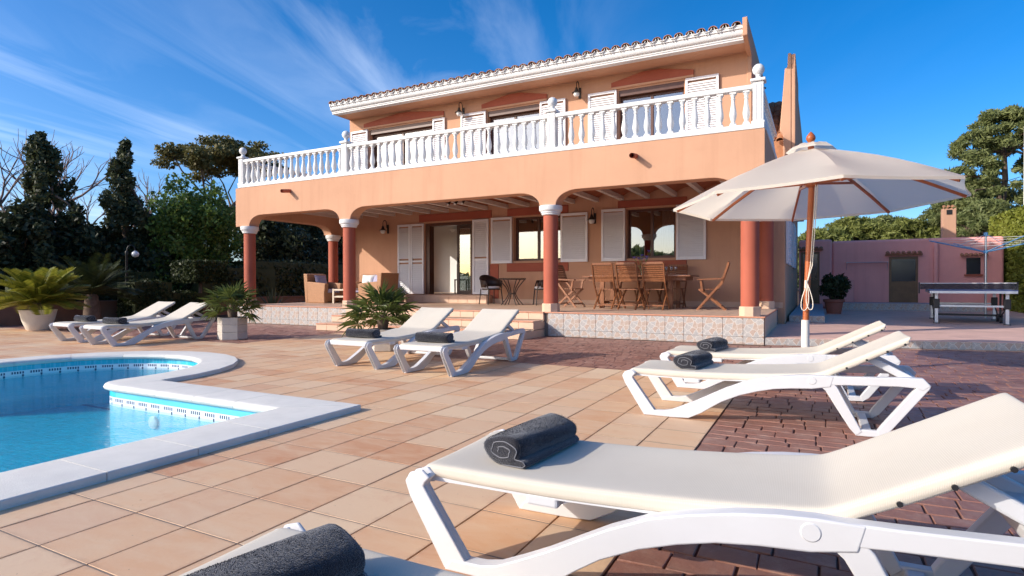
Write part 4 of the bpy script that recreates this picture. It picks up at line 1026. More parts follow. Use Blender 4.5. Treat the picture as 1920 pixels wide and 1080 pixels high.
# ================================================================== THINGS
# ---- sun loungers
def make_lounger():
    root = empty('sun_lounger')
    W0, W1 = 0.295, 0.345
    for sgn in (1, -1):
        m0 = lambda s, z: (s, sgn*W0, z); m1 = lambda s, z: (s, sgn*W1, z)
        fr = MB()
        # front leg
        fu = [(0.185, 0.0), (0.03, 0.245), (0.008, 0.30), (0.03, 0.335), (0.085, 0.352)]; fl_ = [(0.275, 0.040), (0.112, 0.262), (0.092, 0.290), (0.10, 0.305), (0.12, 0.325)]
        wb = [(a[0]*0.42+b[0]*0.58, a[1]*0.42+b[1]*0.58) for a, b in zip(fu, fl_)]
        for ta, tb_ in ((W0, W0+0.013), (W1-0.013, W1)): fr.strip(fu, fl_, (lambda s, z, q=sgn*ta: (s, q, z)), (lambda s, z, q=sgn*tb_: (s, q, z)))
        fr.strip(wb, fl_, lambda s, z: (s, sgn*(W0+0.011), z), lambda s, z: (s, sgn*(W1-0.011), z))
        # front foot and S-shaped beam
        up = [(0.215, 0.042), (0.275, 0.044), (0.34, 0.046), (0.40, 0.058), (0.49, 0.098), (0.585, 0.143), (0.70, 0.205), (0.805, 0.261), (0.94, 0.320), (1.06, 0.352), (1.19, 0.378), (1.30, 0.392), (1.40, 0.398), (1.52, 0.398)]
        lo = [(0.185, 0.0), (0.25, 0.0), (0.32, 0.0), (0.42, 0.0), (0.535, 0.006), (0.633, 0.056), (0.70, 0.103), (0.775, 0.152), (0.90, 0.211), (1.02, 0.250), (1.13, 0.277), (1.25, 0.292), (1.38, 0.300), (1.50, 0.322)]
        fr.strip(up, lo, lambda s, z: (s, sgn*(W0-0.004), z), lambda s, z: (s, sgn*(W1+0.004), z))
        # rear leg loop
        fr.strip([(1.50, 0.365), (1.54, 0.325), (1.60, 0.205), (1.673, 0.062), (1.69, 0.03)], [(1.42, 0.335), (1.466, 0.296), (1.535, 0.178), (1.615, 0.045), (1.654, 0.0)], m0, m1)
        fr.strip([(1.640, 0.046), (1.72, 0.046), (1.80, 0.046)], [(1.650, 0.0), (1.72, 0.0), (1.792, 0.004)], lambda s, z: (s, sgn*(W0+0.003), z), lambda s, z: (s, sgn*(W1-0.003), z))
        fr.strip([(1.775, 0.045), (1.80, 0.085), (1.995, 0.355), (2.015, 0.395)], [(1.790, 0.0), (1.842, 0.035), (2.070, 0.352), (2.078, 0.375)], m0, m1)
        fr.strip([(1.48, 0.398), (1.60, 0.401), (1.95, 0.418), (2.035, 0.420), (2.077, 0.372)], [(1.50, 0.335), (1.60, 0.342), (1.90, 0.356), (2.00, 0.352), (2.03, 0.335)], lambda s, z: (s, sgn*(W0-0.002), z), lambda s, z: (s, sgn*(W1+0.002), z))
        fr.build('side_frame', 'white_plastic', root, 38, 0.006, 3)
        # rail the sling is stretched over
        m = MB(); m.strip([(0.06, 0.345), (0.5, 0.345), (0.94, 0.360), (1.40, 0.382)], [(0.06, 0.30), (0.5, 0.30), (0.94, 0.312), (1.40, 0.335)], lambda s, z: (s, sgn*0.262, z), lambda s, z: (s, sgn*0.292, z)); m.build('sling_rail', 'white_plastic', root)
        m = MB(); m.bar((1.74, sgn*0.19, 0.518), (1.985, sgn*0.19, 0.385), 0.035, 0.05); m.build('prop_arm', 'white_plastic', root, bevel=0.008)
        m = MB(); m.tube([(1.74, sgn*0.165, 0.520), (1.74, sgn*0.225, 0.520)], 0.024, 14); m.build('prop_pivot', 'white_plastic', root, 40)
    for sgn in (1, -1):
        m = MB(); m.tube([(1.385, sgn*0.347, 0.358), (1.385, sgn*0.352, 0.358)], [0.030, 0.024], 18); m.build('hinge_cap', 'white_plastic', root, 40)
    for s, z, w, h in ((0.075, 0.315, 0.06, 0.05), (0.55, 0.292, 0.12, 0.045), (1.10, 0.318, 0.06, 0.04)):
        m = MB(); m.box(s-w/2, s+w/2, -0.293, 0.293, z-h/2, z+h/2); m.build('cross_bar', 'white_plastic', root, bevel=0.010)
    m = MB(); m.box(1.90, 2.03, -0.293, 0.293, 0.345, 0.392); m.build('ratchet_bar', 'white_plastic', root, bevel=0.012)
    m = MB(); m.box(1.69, 1.75, -0.296, 0.296, 0.006, 0.04); m.build('foot_bar', 'white_plastic', root, bevel=0.008)
    # sling: one continuous sheet, sides wrapped round the rails
    prof = [(0.052, 0.325), (0.058, 0.350), (0.085, 0.362), (0.20, 0.363), (0.40, 0.360), (0.60, 0.360), (0.80, 0.366), (1.00, 0.376), (1.20, 0.390), (1.34, 0.402), (1.42, 0.412), (1.455, 0.425), (1.50, 0.447), (1.60, 0.500), (1.75, 0.579), (1.90, 0.658), (1.955, 0.686), (1.972, 0.690), (1.978, 0.676)]
    cross = [(-0.285, -0.052), (-0.297, -0.046), (-0.302, -0.030), (-0.297, -0.010), (-0.285, -0.001), (-0.26, 0.0), (-0.13, -0.004), (0, -0.006), (0.13, -0.004), (0.26, 0.0), (0.285, -0.001), (0.297, -0.010), (0.302, -0.030), (0.297, -0.046), (0.285, -0.052)]
    sv = MB(); n = len(cross)
    for i, (s, z) in enumerate(prof):
        p0 = prof[max(i-1, 0)]; p1 = prof[min(i+1, len(prof)-1)]
        d = Vector((p1[0]-p0[0], p1[1]-p0[1])).normalized(); nn = Vector((-d.y, d.x))
        if nn.y < 0.3: nn = Vector((-0.45, 0.89)) if i > 5 else Vector((-0.2, 0.98))
        for t, k in cross:
            kk = k+(0.004*math.sin(s*31+t*5) if k < -0.02 else 0); sv.v.append((s+nn.x*kk, t, z+nn.y*kk))
    for i in range(len(prof)-1):
        for j in range(n-1): sv.f.append((i*n+j, i*n+j+1, (i+1)*n+j+1, (i+1)*n+j))
    so_ = sv.build('sling', 'sling', root, 180)
    md = so_.modifiers.new('thick', 'SOLIDIFY'); md.thickness = 0.004; md.offset = -1
    ss = so_.modifiers.new('sub', 'SUBSURF'); ss.levels = 1; ss.render_levels = 2
    # stiff frame inside the backrest
    for sgn in (1, -1):
        m = MB(); m.bar((1.45, sgn*0.27, 0.40), (1.965, sgn*0.27, 0.668), 0.03, 0.032); m.build('back_rail', 'white_plastic', root, bevel=0.006)
    m = MB(); m.bar((1.735, -0.254, 0.528), (1.735, 0.254, 0.528), 0.026, 0.026); m.build('back_bar', 'white_plastic', root)
    # eyelets with cord along the sling hem
    for sgn in (1, -1):
        for s in (1.58, 1.70, 1.82, 1.92):
            z = 0.4895+(s-1.58)*0.527-0.034
            m = MB(); m.tube([(s+0.018, sgn*0.2925, z), (s+0.018, sgn*0.307, z)], 0.008, 8); m.build('eyelet', 'black_plastic', root)
    return root
def make_towel():
    root = empty('rolled_towel')
    n = 28; Lh = 0.225; b = MB(); sec = [-1, -0.985, -0.95, -0.6, -0.2, 0.2, 0.6, 0.95, 0.985, 1]; kx = [0.80, 0.94, 1, 1.01, 0.985, 1.0, 1.01, 1, 0.94, 0.80]
    for q, k in zip(sec, kx):
        for i in range(n):
            a = 2*math.pi*i/n; ca, sa = math.cos(a), math.sin(a)
            x = 0.083*math.copysign(abs(ca)**0.85, ca)*k; z = 0.056+0.056*math.copysign(abs(sa)**0.9, sa)*k
            x += 0.010*math.sin(2.1*a+q*1.5); z = max(z+0.004*math.sin(3*a+q*2), 0.001+0.002*(1-k))
            b.v.append((x, q*Lh, z))
    for i in range(len(sec)-1):
        for j in range(n): b.f.append((i*n+j, i*n+(j+1) % n, (i+1)*n+(j+1) % n, (i+1)*n+j))
    b.f.append(tuple(reversed(range(n)))); b.f.append(tuple((len(sec)-1)*n+j for j in range(n)))
    rl = b.build('roll', 'towel', root, 60)
    tg = np.random.default_rng(2); nf = 14000; aa = tg.uniform(-0.35*math.pi, 1.25*math.pi, nf); yy = tg.uniform(-0.97, 0.97, nf)*Lh
    ca, sa = np.cos(aa), np.sin(aa); xx = 0.083*np.sign(ca)*np.abs(ca)**0.85+0.010*np.sin(2.1*aa+yy/Lh*1.5); zz = np.maximum(0.056+0.056*np.sign(sa)*np.abs(sa)**0.9, 0.004)
    cen = np.stack([xx, yy, zz], 1); nn = np.stack([ca, tg.normal(size=nf)*0.5, sa], 1)+tg.normal(size=(nf, 3))*0.35; nn /= np.linalg.norm(nn, axis=1, keepdims=True)
    sd = np.cross(nn, tg.normal(size=(nf, 3))); sd /= np.linalg.norm(sd, axis=1, keepdims=True); ln = tg.uniform(0.0015, 0.0036, (nf, 1))
    vv_ = np.stack([cen-nn*0.001, cen+sd*0.0008+nn*ln*0.5, cen+nn*ln, cen-sd*0.0008+nn*ln*0.5], 1).reshape(-1, 3)
    tag(link('pile', big_mesh('pile', vv_, np.arange(4*nf).reshape(nf, 4), 'towel'), root), kind='stuff')
    # tucked end of the cloth lying under the roll
    f = MB(); up = [(0.0, 0.030), (0.05, 0.031), (0.088, 0.029), (0.103, 0.018)]; lo = [(0.0, 0.001), (0.05, 0.001), (0.092, 0.001), (0.103, 0.008)]
    f.strip(up, lo, lambda x, z: (x, -Lh+0.004, z), lambda x, z: (x, Lh-0.004, z)); f.build('flap', 'towel', root, 60, 0.006, 2)
    for sg in (-1, 1):
        y = sg*(Lh+0.001)
        path = []
        for k in range(46):
            t = k/45; a = -0.5+t*3.3*math.pi; rr_ = 1-0.74*t
            path.append((0.066*rr_*math.cos(a)+0.004*math.sin(5*a), y, 0.056+0.042*rr_*math.sin(a)))
        h = MB(); h.tube(path, 0.0022, 5)
        h.tube([(0.0, y-sg*0.004, 0.030), (0.05, y-sg*0.004, 0.031), (0.09, y-sg*0.004, 0.028), (0.100, y-sg*0.004, 0.016), (0.088, y-sg*0.004, 0.005), (0.0, y-sg*0.004, 0.003)], 0.002, 5)
        h.build('hem', 'towel_hem', root, 60)
    return root
lng, twl = make_lounger(), make_towel()
# place: foot end (x, y), heading of the length axis, where the towel lies (s, t, turn)
spots = [
    ((-1.41, 2.125), 1.6, (0.375, 0.03, -7), 'white sun lounger with cream sling, nearest one filling the lower right corner', 'charcoal rolled towel on the large lounger in the lower right'),
    ((-1.43, 0.885), 0.0, (0.385, -0.06, -12), 'sun lounger cut off by the bottom edge of the picture, only its foot end showing', 'charcoal rolled towel cut off at the bottom edge of the picture'),
    ((-1.42, 4.975), 0.3, (0.50, 0.05, -9), 'white sun lounger nearer of the pair by the parasol, half on tiles', 'charcoal rolled towel on the nearer of the two loungers by the parasol'),
    ((-1.44, 6.34), -0.3, (0.47, 0.02, -9), 'white sun lounger standing right in front of the parasol pole, farther of its pair', 'charcoal rolled towel on the farther lounger, in front of the parasol pole'),
    ((-3.98, 5.32), 90.4, (0.36, 0.02, 3), 'white sun lounger before the steps, right one of the middle pair', 'charcoal rolled towel on the right lounger of the pair before the steps'),
    ((-5.115, 5.38), 90.2, (0.38, 0.05, 3), 'white sun lounger before the steps, left one of the middle pair beside the fan palm', 'charcoal rolled towel on the left lounger of the pair before the steps'),
    ((-10.84, 5.42), 89.6, (0.40, 0.0, 6), 'white sun lounger beyond the pool, next to the square palm planter', 'charcoal rolled towel on the far lounger next to the square palm planter'),
    ((-12.06, 5.52), 89.4, (0.44, 0.02, 2), 'white sun lounger beyond the pool, leftmost of all the loungers', 'charcoal rolled towel on the leftmost lounger beyond the pool'),
]
for i, ((x, y), a, (s, t, tr), lab, tl) in enumerate(spots):
    o = lng if i == 0 else copy_tree(lng); o.location = (x, y, 0.0006); o.rotation_euler = (0, 0, R(a)); tag(o, lab, 'sun lounger', 'white sun loungers round the pool')
    q = twl if i == 0 else copy_tree(twl); ca, sa = math.cos(R(a)), math.sin(R(a))
    q.location = (x+s*ca-t*sa, y+s*sa+t*ca, 0.3605); q.rotation_euler = (0, 0, R(a+tr)); tag(q, tl, 'towel', 'rolled towels on the loungers')

# ---- parasol
UC = Vector((-0.061, 7.60, 1.988)); UR = 1.544; nrm = Vector((-0.019, 0.023, 1)).normalized()
uu = Vector((0, 1, 0)).cross(nrm).normalized(); vv = nrm.cross(uu)
par = empty('parasol', (-0.128, 7.60, 0), 0, 'large cream parasol with wooden pole and ribs, standing behind two loungers', 'parasol')
base_ = Vector((-0.128, 7.60, 0))
def pb(mb, name, m, parent=par, **k):
    mb.v = [tuple(Vector(p)-base_) for p in mb.v]; return mb.build(name, m, parent, **k)
def U(r, a, h): return UC+uu*(r*math.cos(a))+vv*(r*math.sin(a))+nrm*h
PH = 0.173+math.pi; HT = 0.60
def cano(r0, r1, h0, h1, sag, nr=7, na=6, drop=0.0):
    m = MB(); rows = []
    for i in range(nr+1):
        t = i/nr; r = r0+(r1-r0)*t; row = []
        for k in range(8):
            for j in range(na):
                f = j/na; a = PH+(k+f)*math.pi/4
                c = math.cos(math.pi/8)/math.cos((f-0.5)*math.pi/4)      # straight edge between two ribs
                s_ = 4*f*(1-f)
                rr_ = r*c*(1-0.018*s_*t); h = h0+(h1-h0)*t+0.045*math.sin(math.pi*t)*(1-0.5*s_)-sag*s_*math.sin(math.pi*min(1, t*0.9+0.05))
                row.append(U(rr_, a, h))
        rows.append(row)
    n = 8*na
    for r_ in rows: m.v += [tuple(p) for p in r_]
    for i in range(nr):
        for j in range(n): m.f.append((i*n+j, i*n+(j+1) % n, (i+1)*n+(j+1) % n, (i+1)*n+j))
    if drop:
        o = len(m.v); m.v += [tuple(p-nrm*drop) for p in rows[-1]]
        for j in range(n): m.f.append((nr*n+j, nr*n+(j+1) % n, o+(j+1) % n, o+j))
    return m
cn = pb(cano(0.16, UR, HT-0.02, 0.0, 0.03, drop=0.03), 'canopy', 'canopy', smooth=30)
cv = pb(cano(0.03, 0.27, HT+0.06, HT-0.015, -0.012, 3), 'vent_cap', 'canopy', smooth=30)
top = UC+nrm*(HT+0.07)
m = MB(); m.tube([(-0.128, 7.60, 0.46), tuple(UC+nrm*0.20), tuple(top)], 0.033, 16); pb(m, 'pole', 'pole_wood', smooth=40)
m = MB(); m.tube([(-0.128, 7.60, 0.02), (-0.126, 7.60, 0.62)], 0.043, 16); pb(m, 'pole_sleeve', 'concrete_white', smooth=40)
m = MB(); m.lathe([(0.32, 0.0), (0.33, 0.05), (0.30, 0.09), (0.10, 0.115), (0.06, 0.16), (0.06, 0.20)], 28, (-0.128, 7.60, 0)); pb(m, 'base', 'concrete_white', smooth=40)
m = MB(); m.lathe([(0.022, 0.0), (0.04, 0.005), (0.030, 0.02), (0.040, 0.035), (0.052, 0.06), (0.048, 0.085), (0.028, 0.115), (0.010, 0.135), (0.003, 0.142)], 16, tuple(top)); pb(m, 'finial', 'pole_wood', smooth=50)
hub = UC+nrm*0.215
m = MB(); m.tube([tuple(hub-nrm*0.05), tuple(hub-nrm*0.03), tuple(hub+nrm*0.03), tuple(hub+nrm*0.05)], [0.045, 0.068, 0.068, 0.05], 16); pb(m, 'runner_hub', 'pole_wood', smooth=40)
m = MB(); m.tube([tuple(UC+nrm*(HT-0.09)), tuple(UC+nrm*(HT-0.02))], [0.07, 0.07], 16); pb(m, 'crown_hub', 'pole_wood', smooth=40)
for k in range(8):
    a = PH+k*math.pi/4
    p0, p1 = U(0.06, a, HT-0.06), U(UR-0.045, a, -0.022); pm = U(0.74, a, 0.0); 
    pts = [U(0.06+(UR-0.105)*t, a, (HT-0.055)*(1-t)-0.022*t+0.045*math.sin(math.pi*t)-0.012) for t in (0, .25, .5, .75, 1)]
    m = MB()
    for i in range(4): m.bar(pts[i], pts[i+1], 0.022, 0.030)
    rb = pb(m, 'rib', 'pole_wood')
    m = MB(); m.bar(hub+(U(0.06, a, 0)-UC), Vector(pts[2])-nrm*0.012, 0.020, 0.028); pb(m, 'strut', 'pole_wood')
# pulley cord, tied in two loops
cp_ = []
pd = lambda z: Vector((-0.128, 7.60, 0.46)).lerp(UC+nrm*0.2, (z-0.46)/(2.188-0.46))
off = Vector((0.045, -0.05, 0))
for dx in (0.012, 0.032):
    m = MB(); m.tube([tuple(hub+Vector((dx+0.03, -0.05, -0.03))), tuple(pd(1.7)+Vector((dx+0.022, -0.05, 0))), tuple(pd(1.25)+Vector((dx+0.012, -0.05, 0))), tuple(pd(1.06)+Vector((0.0, -0.045, 0)))], 0.0055, 6); pb(m, 'cord', 'rope', smooth=60)
for sx, wid, low in ((-1, 0.085, 0.73), (1, 0.075, 0.74)):
    m = MB(); c0 = pd(1.05)+Vector((0.0, -0.05, 0)); pts = []
    for k in range(17):
        t = k/16; ang_ = math.pi*2*t; d = (1-math.cos(ang_))/2
        pts.append((c0.x+sx*0.035*d+wid*0.62*math.sin(ang_)*d**0.7, c0.y-0.01*d, c0.z-(1.05-low)*d))
    m.tube(pts, 0.0055, 6); pb(m, 'cord_loop', 'rope', smooth=60)
m = MB(); m.tube([tuple(pd(0.99)+Vector((-0.012, -0.045, 0))), tuple(pd(1.08)+Vector((-0.012, -0.045, 0)))], 0.017, 8); pb(m, 'cord_knot', 'rope', smooth=60)

# ---- wall lamps
def wall_lamp(p, s, label, face=(0, -1), group='gooseneck wall lamps'):
    # p: point on the wall, lamp hangs out along face
    rz = math.atan2(face[0], -face[1])
    root = empty('wall_lamp', tuple(p), rz, label, 'lamp', group)
    m = MB(); m.box(-0.035*s, 0.035*s, -0.02*s, 0.0, -0.14*s, 0.14*s); m.build('wall_plate', 'black_iron', root, bevel=0.006)
    pts = [(0, -0.02*s, 0.02*s), (0, -0.07*s, 0.05*s)]
    for k in range(9):
        a = math.pi*k/8; pts.append((0, (-0.16+0.09*math.cos(a))*s, (0.16+0.10*math.sin(a))*s))
    pts.append((0, -0.25*s, 0.08*s))
    m = MB(); m.tube(pts, 0.011*s, 8); m.build('arm', 'black_iron', root, 60)
    m = MB(); m.lathe([(0.018*s, 0.09*s), (0.03*s, 0.06*s), (0.04*s, 0.02*s), (0.075*s, -0.03*s), (0.115*s, -0.05*s), (0.118*s, -0.058*s), (0.07*s, -0.055*s)], 20, (0, -0.25*s, 0)); m.build('shade', 'black_iron', root, 50)
    m = MB(); m.lathe([(0.072*s, -0.056*s), (0.078*s, -0.09*s), (0.068*s, -0.13*s), (0.04*s, -0.155*s), (0.005*s, -0.16*s)], 18, (0, -0.25*s, 0)); m.build('globe', 'frosted', root, 60)
    return root
def lamp_at(x, y, label, Y=WY): 
    q = at_y(x, y, Y); wall_lamp((q[0]+0.08, Y, q[2]), 1.0, label)
lamp_at(724, 430, 'black gooseneck wall lamp between the wicker sofa and the tall shutters')
lamp_at(1110, 410, 'black gooseneck wall lamp between the two ground floor windows')
lamp_at(865, 212, 'black gooseneck lamp on the upper wall, left one above the balcony')
lamp_at(1082, 176, 'black gooseneck lamp on the upper wall, right one above the balcony')
q = at_y(1408, 139, 14.9); wall_lamp((-1.36, 14.8, 5.62), 0.8, 'dark lamp on the shaded end wall behind the right corner ball', (1, 0))
# three spotlights on a bar under the porch ceiling
q = at_y(858, 395, 12.4)
sp = empty('spotlight_bar', (q[0], 12.4, 3.17), 0, 'black bar with three small spotlights under the porch ceiling', 'lamp')
m = MB(); m.box(-0.26, 0.26, -0.015, 0.015, -0.05, -0.02); m.box(-0.03, 0.03, -0.03, 0.03, -0.03, 0.0); m.build('bar', 'black_iron', sp)
for x in (-0.21, 0.0, 0.21):
    m = MB(); m.tube([(x, 0, -0.045), (x-0.01, -0.05, -0.09), (x-0.015, -0.10, -0.135)], [0.02, 0.03, 0.042], 12); s_ = m.build('spot_head', 'black_iron', sp, 40)
    m = MB(); m.tube([(x-0.015, -0.101, -0.136), (x-0.017, -0.115, -0.15)], [0.036, 0.02], 12); m.build('spot_glass', 'frosted', sp, 40)

# ---- wicker lounge set
def cushion(w, h, t, n=8):
    m = MB()
    for side in (1, -1):
        o = len(m.v)
        for i in range(n+1):
            for j in range(n+1):
                u, v_ = 2*i/n-1, 2*j/n-1; f = (max(0, 1-u**4)*max(0, 1-v_**4))**0.5
                px_ = 1-0.06*(1-abs(v_))*0-0.05*(1-v_*v_)*0; m.v.append((u*w/2*(1-0.07*(1-v_*v_)), side*t/2*f, v_*h/2*(1-0.07*(1-u*u))))
        for i in range(n):
            for j in range(n):
                a = o+i*(n+1)+j; m.f.append((a, a+1, a+n+2, a+n+1) if side < 0 else (a, a+n+1, a+n+2, a+1))
    return m
def armchair(loc, rz, label, w=0.78, name='wicker_armchair', cat='armchair', cush=True):
    root = empty(name, loc, rz, label, cat)
    sw_ = 0.15
    m = MB(); m.box(-w/2+sw_, w/2-sw_, -0.34, 0.36, 0.03, 0.30); m.build('seat_base', 'wicker', root, bevel=0.02)
    for s in (-1, 1):
        m = MB(); x0, x1 = sorted((s*(w/2), s*(w/2-sw_)))
        m.add([(x0, -0.36, 0.0), (x1, -0.36, 0.0), (x1, 0.36, 0.0), (x0, 0.36, 0.0), (x0-0.0, -0.40, 0.58), (x1, -0.40, 0.58), (x1, 0.38, 0.64), (x0, 0.38, 0.64), (x0, -0.355, 0.30), (x1, -0.355, 0.30)],
              [(0, 3, 2, 1), (4, 5, 6, 7), (0, 1, 9, 8), (8, 9, 5, 4), (1, 2, 6, 5, 9), (2, 3, 7, 6), (3, 0, 8, 4, 7)]); m.build('arm', 'wicker', root, bevel=0.025, seg=3)
    m = MB(); m.add([(-w/2, 0.30, 0.0), (w/2, 0.30, 0.0), (w/2, 0.42, 0.0), (-w/2, 0.42, 0.0), (-w/2, 0.34, 0.86), (w/2, 0.34, 0.86), (w/2, 0.50, 0.88), (-w/2, 0.50, 0.88)], [(0, 3, 2, 1), (4, 5, 6, 7), (0, 1, 5, 4), (1, 2, 6, 5), (2, 3, 7, 6), (3, 0, 4, 7)]); m.build('back', 'wicker', root, bevel=0.02)
    m = MB(); m.box(-w/2+sw_+0.005, w/2-sw_-0.005, -0.38, 0.30, 0.301, 0.42); m.build('seat_cushion', 'lavender', root, bevel=0.03, seg=3)
    return root
def loose(w, h, t, loc, rot, m, label):
    o = cushion(w, h, t).build('cushion', m, None, 180, loc=loc, rot=rot); tag(o, label, 'cushion', 'loose cushions on the wicker seats'); return o
CHA = (-13.28, 13.15); CHB = (-11.32, 13.22); SOF = (-12.35, 14.05)
armchair((*CHA, PZ+0.001), R(90), 'tan wicker armchair seen from its side behind the left columns')
armchair((*CHB, PZ+0.001), R(-90), 'tan wicker armchair with its back towards the tall white shutters')
armchair((*SOF, PZ+0.001), R(0), 'tan wicker sofa against the porch wall behind the coffee table', 1.35, 'wicker_sofa', 'sofa')
loose(0.46, 0.42, 0.16, (CHA[0]-0.16, CHA[1], PZ+0.63), (R(-14), 0, R(90)), 'lavender', 'lavender cushion leaning in the left wicker armchair')
loose(0.46, 0.44, 0.16, (SOF[0]-0.20, SOF[1]+0.18, PZ+0.64), (R(-14), 0, R(6)), 'white_cloth', 'white cushion leaning on the wicker sofa, left of the lavender ones')
loose(0.44, 0.42, 0.15, (SOF[0]+0.22, SOF[1]+0.17, PZ+0.63), (R(-14), R(8), R(-8)), 'lavender', 'lavender cushion leaning on the wicker sofa beside the right armchair')
ct = empty('coffee_table', (-12.33, 13.15, PZ+0.001), 0, 'low cream wooden coffee table with glass top between the wicker seats', 'table')
for x in (-0.33, 0.33):
    for y in (-0.28, 0.28): m = MB(); m.box(x-0.025, x+0.025, y-0.025, y+0.025, 0, 0.42); m.build('leg', 'cream_wood', ct)
m = MB(); 
for y in (-0.28, 0.28): m.box(-0.305, 0.305, y-0.018, y+0.018, 0.37, 0.415); m.box(-0.305, 0.305, y-0.015, y+0.015, 0.17, 0.20)
for x in (-0.33, 0.33): m.box(x-0.018, x+0.018, -0.255, 0.255, 0.37, 0.415)
m.build('frame', 'cream_wood', ct)
m = MB(); m.box(-0.36, 0.36, -0.31, 0.31, 0.421, 0.431); m.build('glass_top', 'clear_glass', ct)
m = MB(); m.box(-0.30, 0.30, -0.26, 0.26, 0.201, 0.215); m.build('shelf', 'cream_wood', ct)
bs_ = empty('basket', (-12.28, 13.12, PZ+0.4325), 0.1, 'small dark basket of candles on the coffee table', 'basket')
m = MB(); m.box(-0.16, 0.16, -0.09, 0.09, 0, 0.10); m.build('bowl', 'rattan', bs_, bevel=0.01)
for k in range(4): m = MB(); m.lathe([(0.03, 0.1), (0.032, 0.15+0.03*(k % 2)), (0.02, 0.17+0.03*(k % 2))], 10, (-0.11+0.073*k, -0.02+0.03*(k % 2), 0)); m.build('candle', 'label_cream', bs_, 50)

# ---- rattan bistro set
def bistro_chair(loc, rz, label):
    root = empty('rattan_chair', loc, rz, label, 'chair', 'rattan chairs at the round glass table')
    for sx in (-1, 1):
        m = MB(); m.tube([(sx*0.20, -0.20, 0.42), (sx*0.235, -0.235, 0.0)], 0.016, 8); m.build('leg', 'rattan', root, 60)
        m = MB(); m.tube([(sx*0.21, 0.20, 0.42), (sx*0.235, 0.255, 0.0)], 0.016, 8); m.build('leg', 'rattan', root, 60)
    m = MB(); m.lathe([(0.245, 0.395), (0.255, 0.41), (0.25, 0.43)], 20); m.build('seat', 'rattan', root, 60)
    m = MB(); m.lathe([(0.22, 0.431), (0.235, 0.455), (0.23, 0.485), (0.20, 0.495)], 20); m.build('seat_cushion', 'white_cloth', root, 60)
    # barrel back and arms in one sweep
    b = MB(); n = 20; rows = []
    for k in range(n+1):
        a = R(-25+230*k/n); hgt = 0.64+0.16*max(0, math.sin(a))**1.5; rr_ = 0.265+0.03*max(0, math.sin(a))
        rows.append([(rr_*math.cos(a)*0.98, rr_*math.sin(a), 0.46), (rr_*1.06*math.cos(a), rr_*1.08*math.sin(a), (0.46+hgt)/2), (rr_*1.10*math.cos(a), rr_*1.16*math.sin(a), hgt)])
    for r_ in rows: b.v += r_
    for k in range(n):
        for j in range(2): b.f.append((k*3+j, k*3+j+1, k*3+4+j, k*3+3+j))
    bo = b.build('back', 'rattan', root, 60); md = bo.modifiers.new('t', 'SOLIDIFY'); md.thickness = 0.012
    m = MB(); m.tube([(0.21, -0.20, 0.43)]+[r_[2] for r_ in rows]+[(-0.21, -0.20, 0.43)], 0.017, 8); m.build('arm_rail', 'rattan', root, 60)
    return root
bistro_chair((-7.97, 14.02, PZ+0.001), R(60), 'dark rattan chair with white seat pad, left of the round glass table')
bistro_chair((-6.38, 14.0, PZ+0.001), R(-55), 'dark rattan chair with white seat pad, half hidden behind the middle column')
bt_ = empty('bistro_table', (-7.18, 13.75, PZ+0.001), 0, 'small round glass topped rattan table beside the shutters', 'table')
m = MB(); m.lathe([(0.36, 0.70), (0.37, 0.705), (0.36, 0.715)], 28); m.build('glass_top', 'clear_glass', bt_, 40)
m = MB(); m.tube([(0.36*math.cos(2*math.pi*k/24), 0.36*math.sin(2*math.pi*k/24), 0.685) for k in range(25)], 0.016, 8); m.build('rim', 'rattan', bt_, 60)
for k in range(6):
    a = 2*math.pi*k/6+0.3; m = MB(); m.tube([(0.345*math.cos(a), 0.345*math.sin(a), 0.68), (0.16*math.cos(a), 0.16*math.sin(a), 0.46), (0.085*math.cos(a), 0.085*math.sin(a), 0.30), (0.16*math.cos(a), 0.16*math.sin(a), 0.16), (0.30*math.cos(a), 0.30*math.sin(a), 0.0)], 0.013, 8); m.build('leg', 'rattan', bt_, 60)
m = MB(); m.tube([(0.1*math.cos(2*math.pi*k/16), 0.1*math.sin(2*math.pi*k/16), 0.30) for k in range(17)], 0.012, 6); m.build('ring', 'rattan', bt_, 60)

# ---- teak dining set
def folding_chair(loc, rz, label, arms=False):
    # faces -y, back at +y
    root = empty('folding_chair', loc, rz, label, 'chair', 'teak folding chairs at the dining table')
    for sx in (-1, 1):
        x = sx*0.225
        m = MB(); m.bar((x, -0.27, 0.0), (x, 0.22, 0.58), 0.024, 0.045); m.bar((x, 0.2195, 0.5795), (x, 0.36, 1.0), 0.0245, 0.045); m.build('back_leg', 'teak', root)
        x = sx*0.195; m = MB(); m.bar((x, 0.30, 0.0), (x, -0.23, 0.44), 0.024, 0.045); m.build('front_leg', 'teak', root)
        if arms:
            m = MB(); m.bar((sx*0.255, -0.26, 0.645), (sx*0.255, 0.25, 0.665), 0.055, 0.024); m.build('arm', 'teak', root); m = MB(); m.bar((sx*0.245, -0.20, 0.64), (sx*0.235, -0.16, 0.40), 0.024, 0.04); m.build('arm_post', 'teak', root)
    for k in range(7):
        y = -0.22+k*0.062; m = MB(); m.box(-0.205, 0.205, y-0.024, y+0.024, 0.43, 0.447); m.build('seat_slat', 'teak', root)
    for k in range(9):
        t = k/8; y = 0.232+0.118*t; z = 0.62+0.35*t; m = MB(); m.bar((-0.212, y, z), (0.212, y, z), 0.014, 0.030, (0, 0.32, 0.95)); m.build('back_slat', 'teak', root)
    m = MB(); m.bar((-0.212, 0.362, 0.995), (0.212, 0.362, 0.995), 0.028, 0.05); m.build('top_rail', 'teak', root)
    for y, z in ((0.2, 0.09), (-0.19, 0.09)): m = MB(); m.bar((-0.21, y, z), (0.21, y, z), 0.022, 0.03); m.build('stretcher', 'teak', root)
    return root
TCX, TCY = -3.62, 13.30
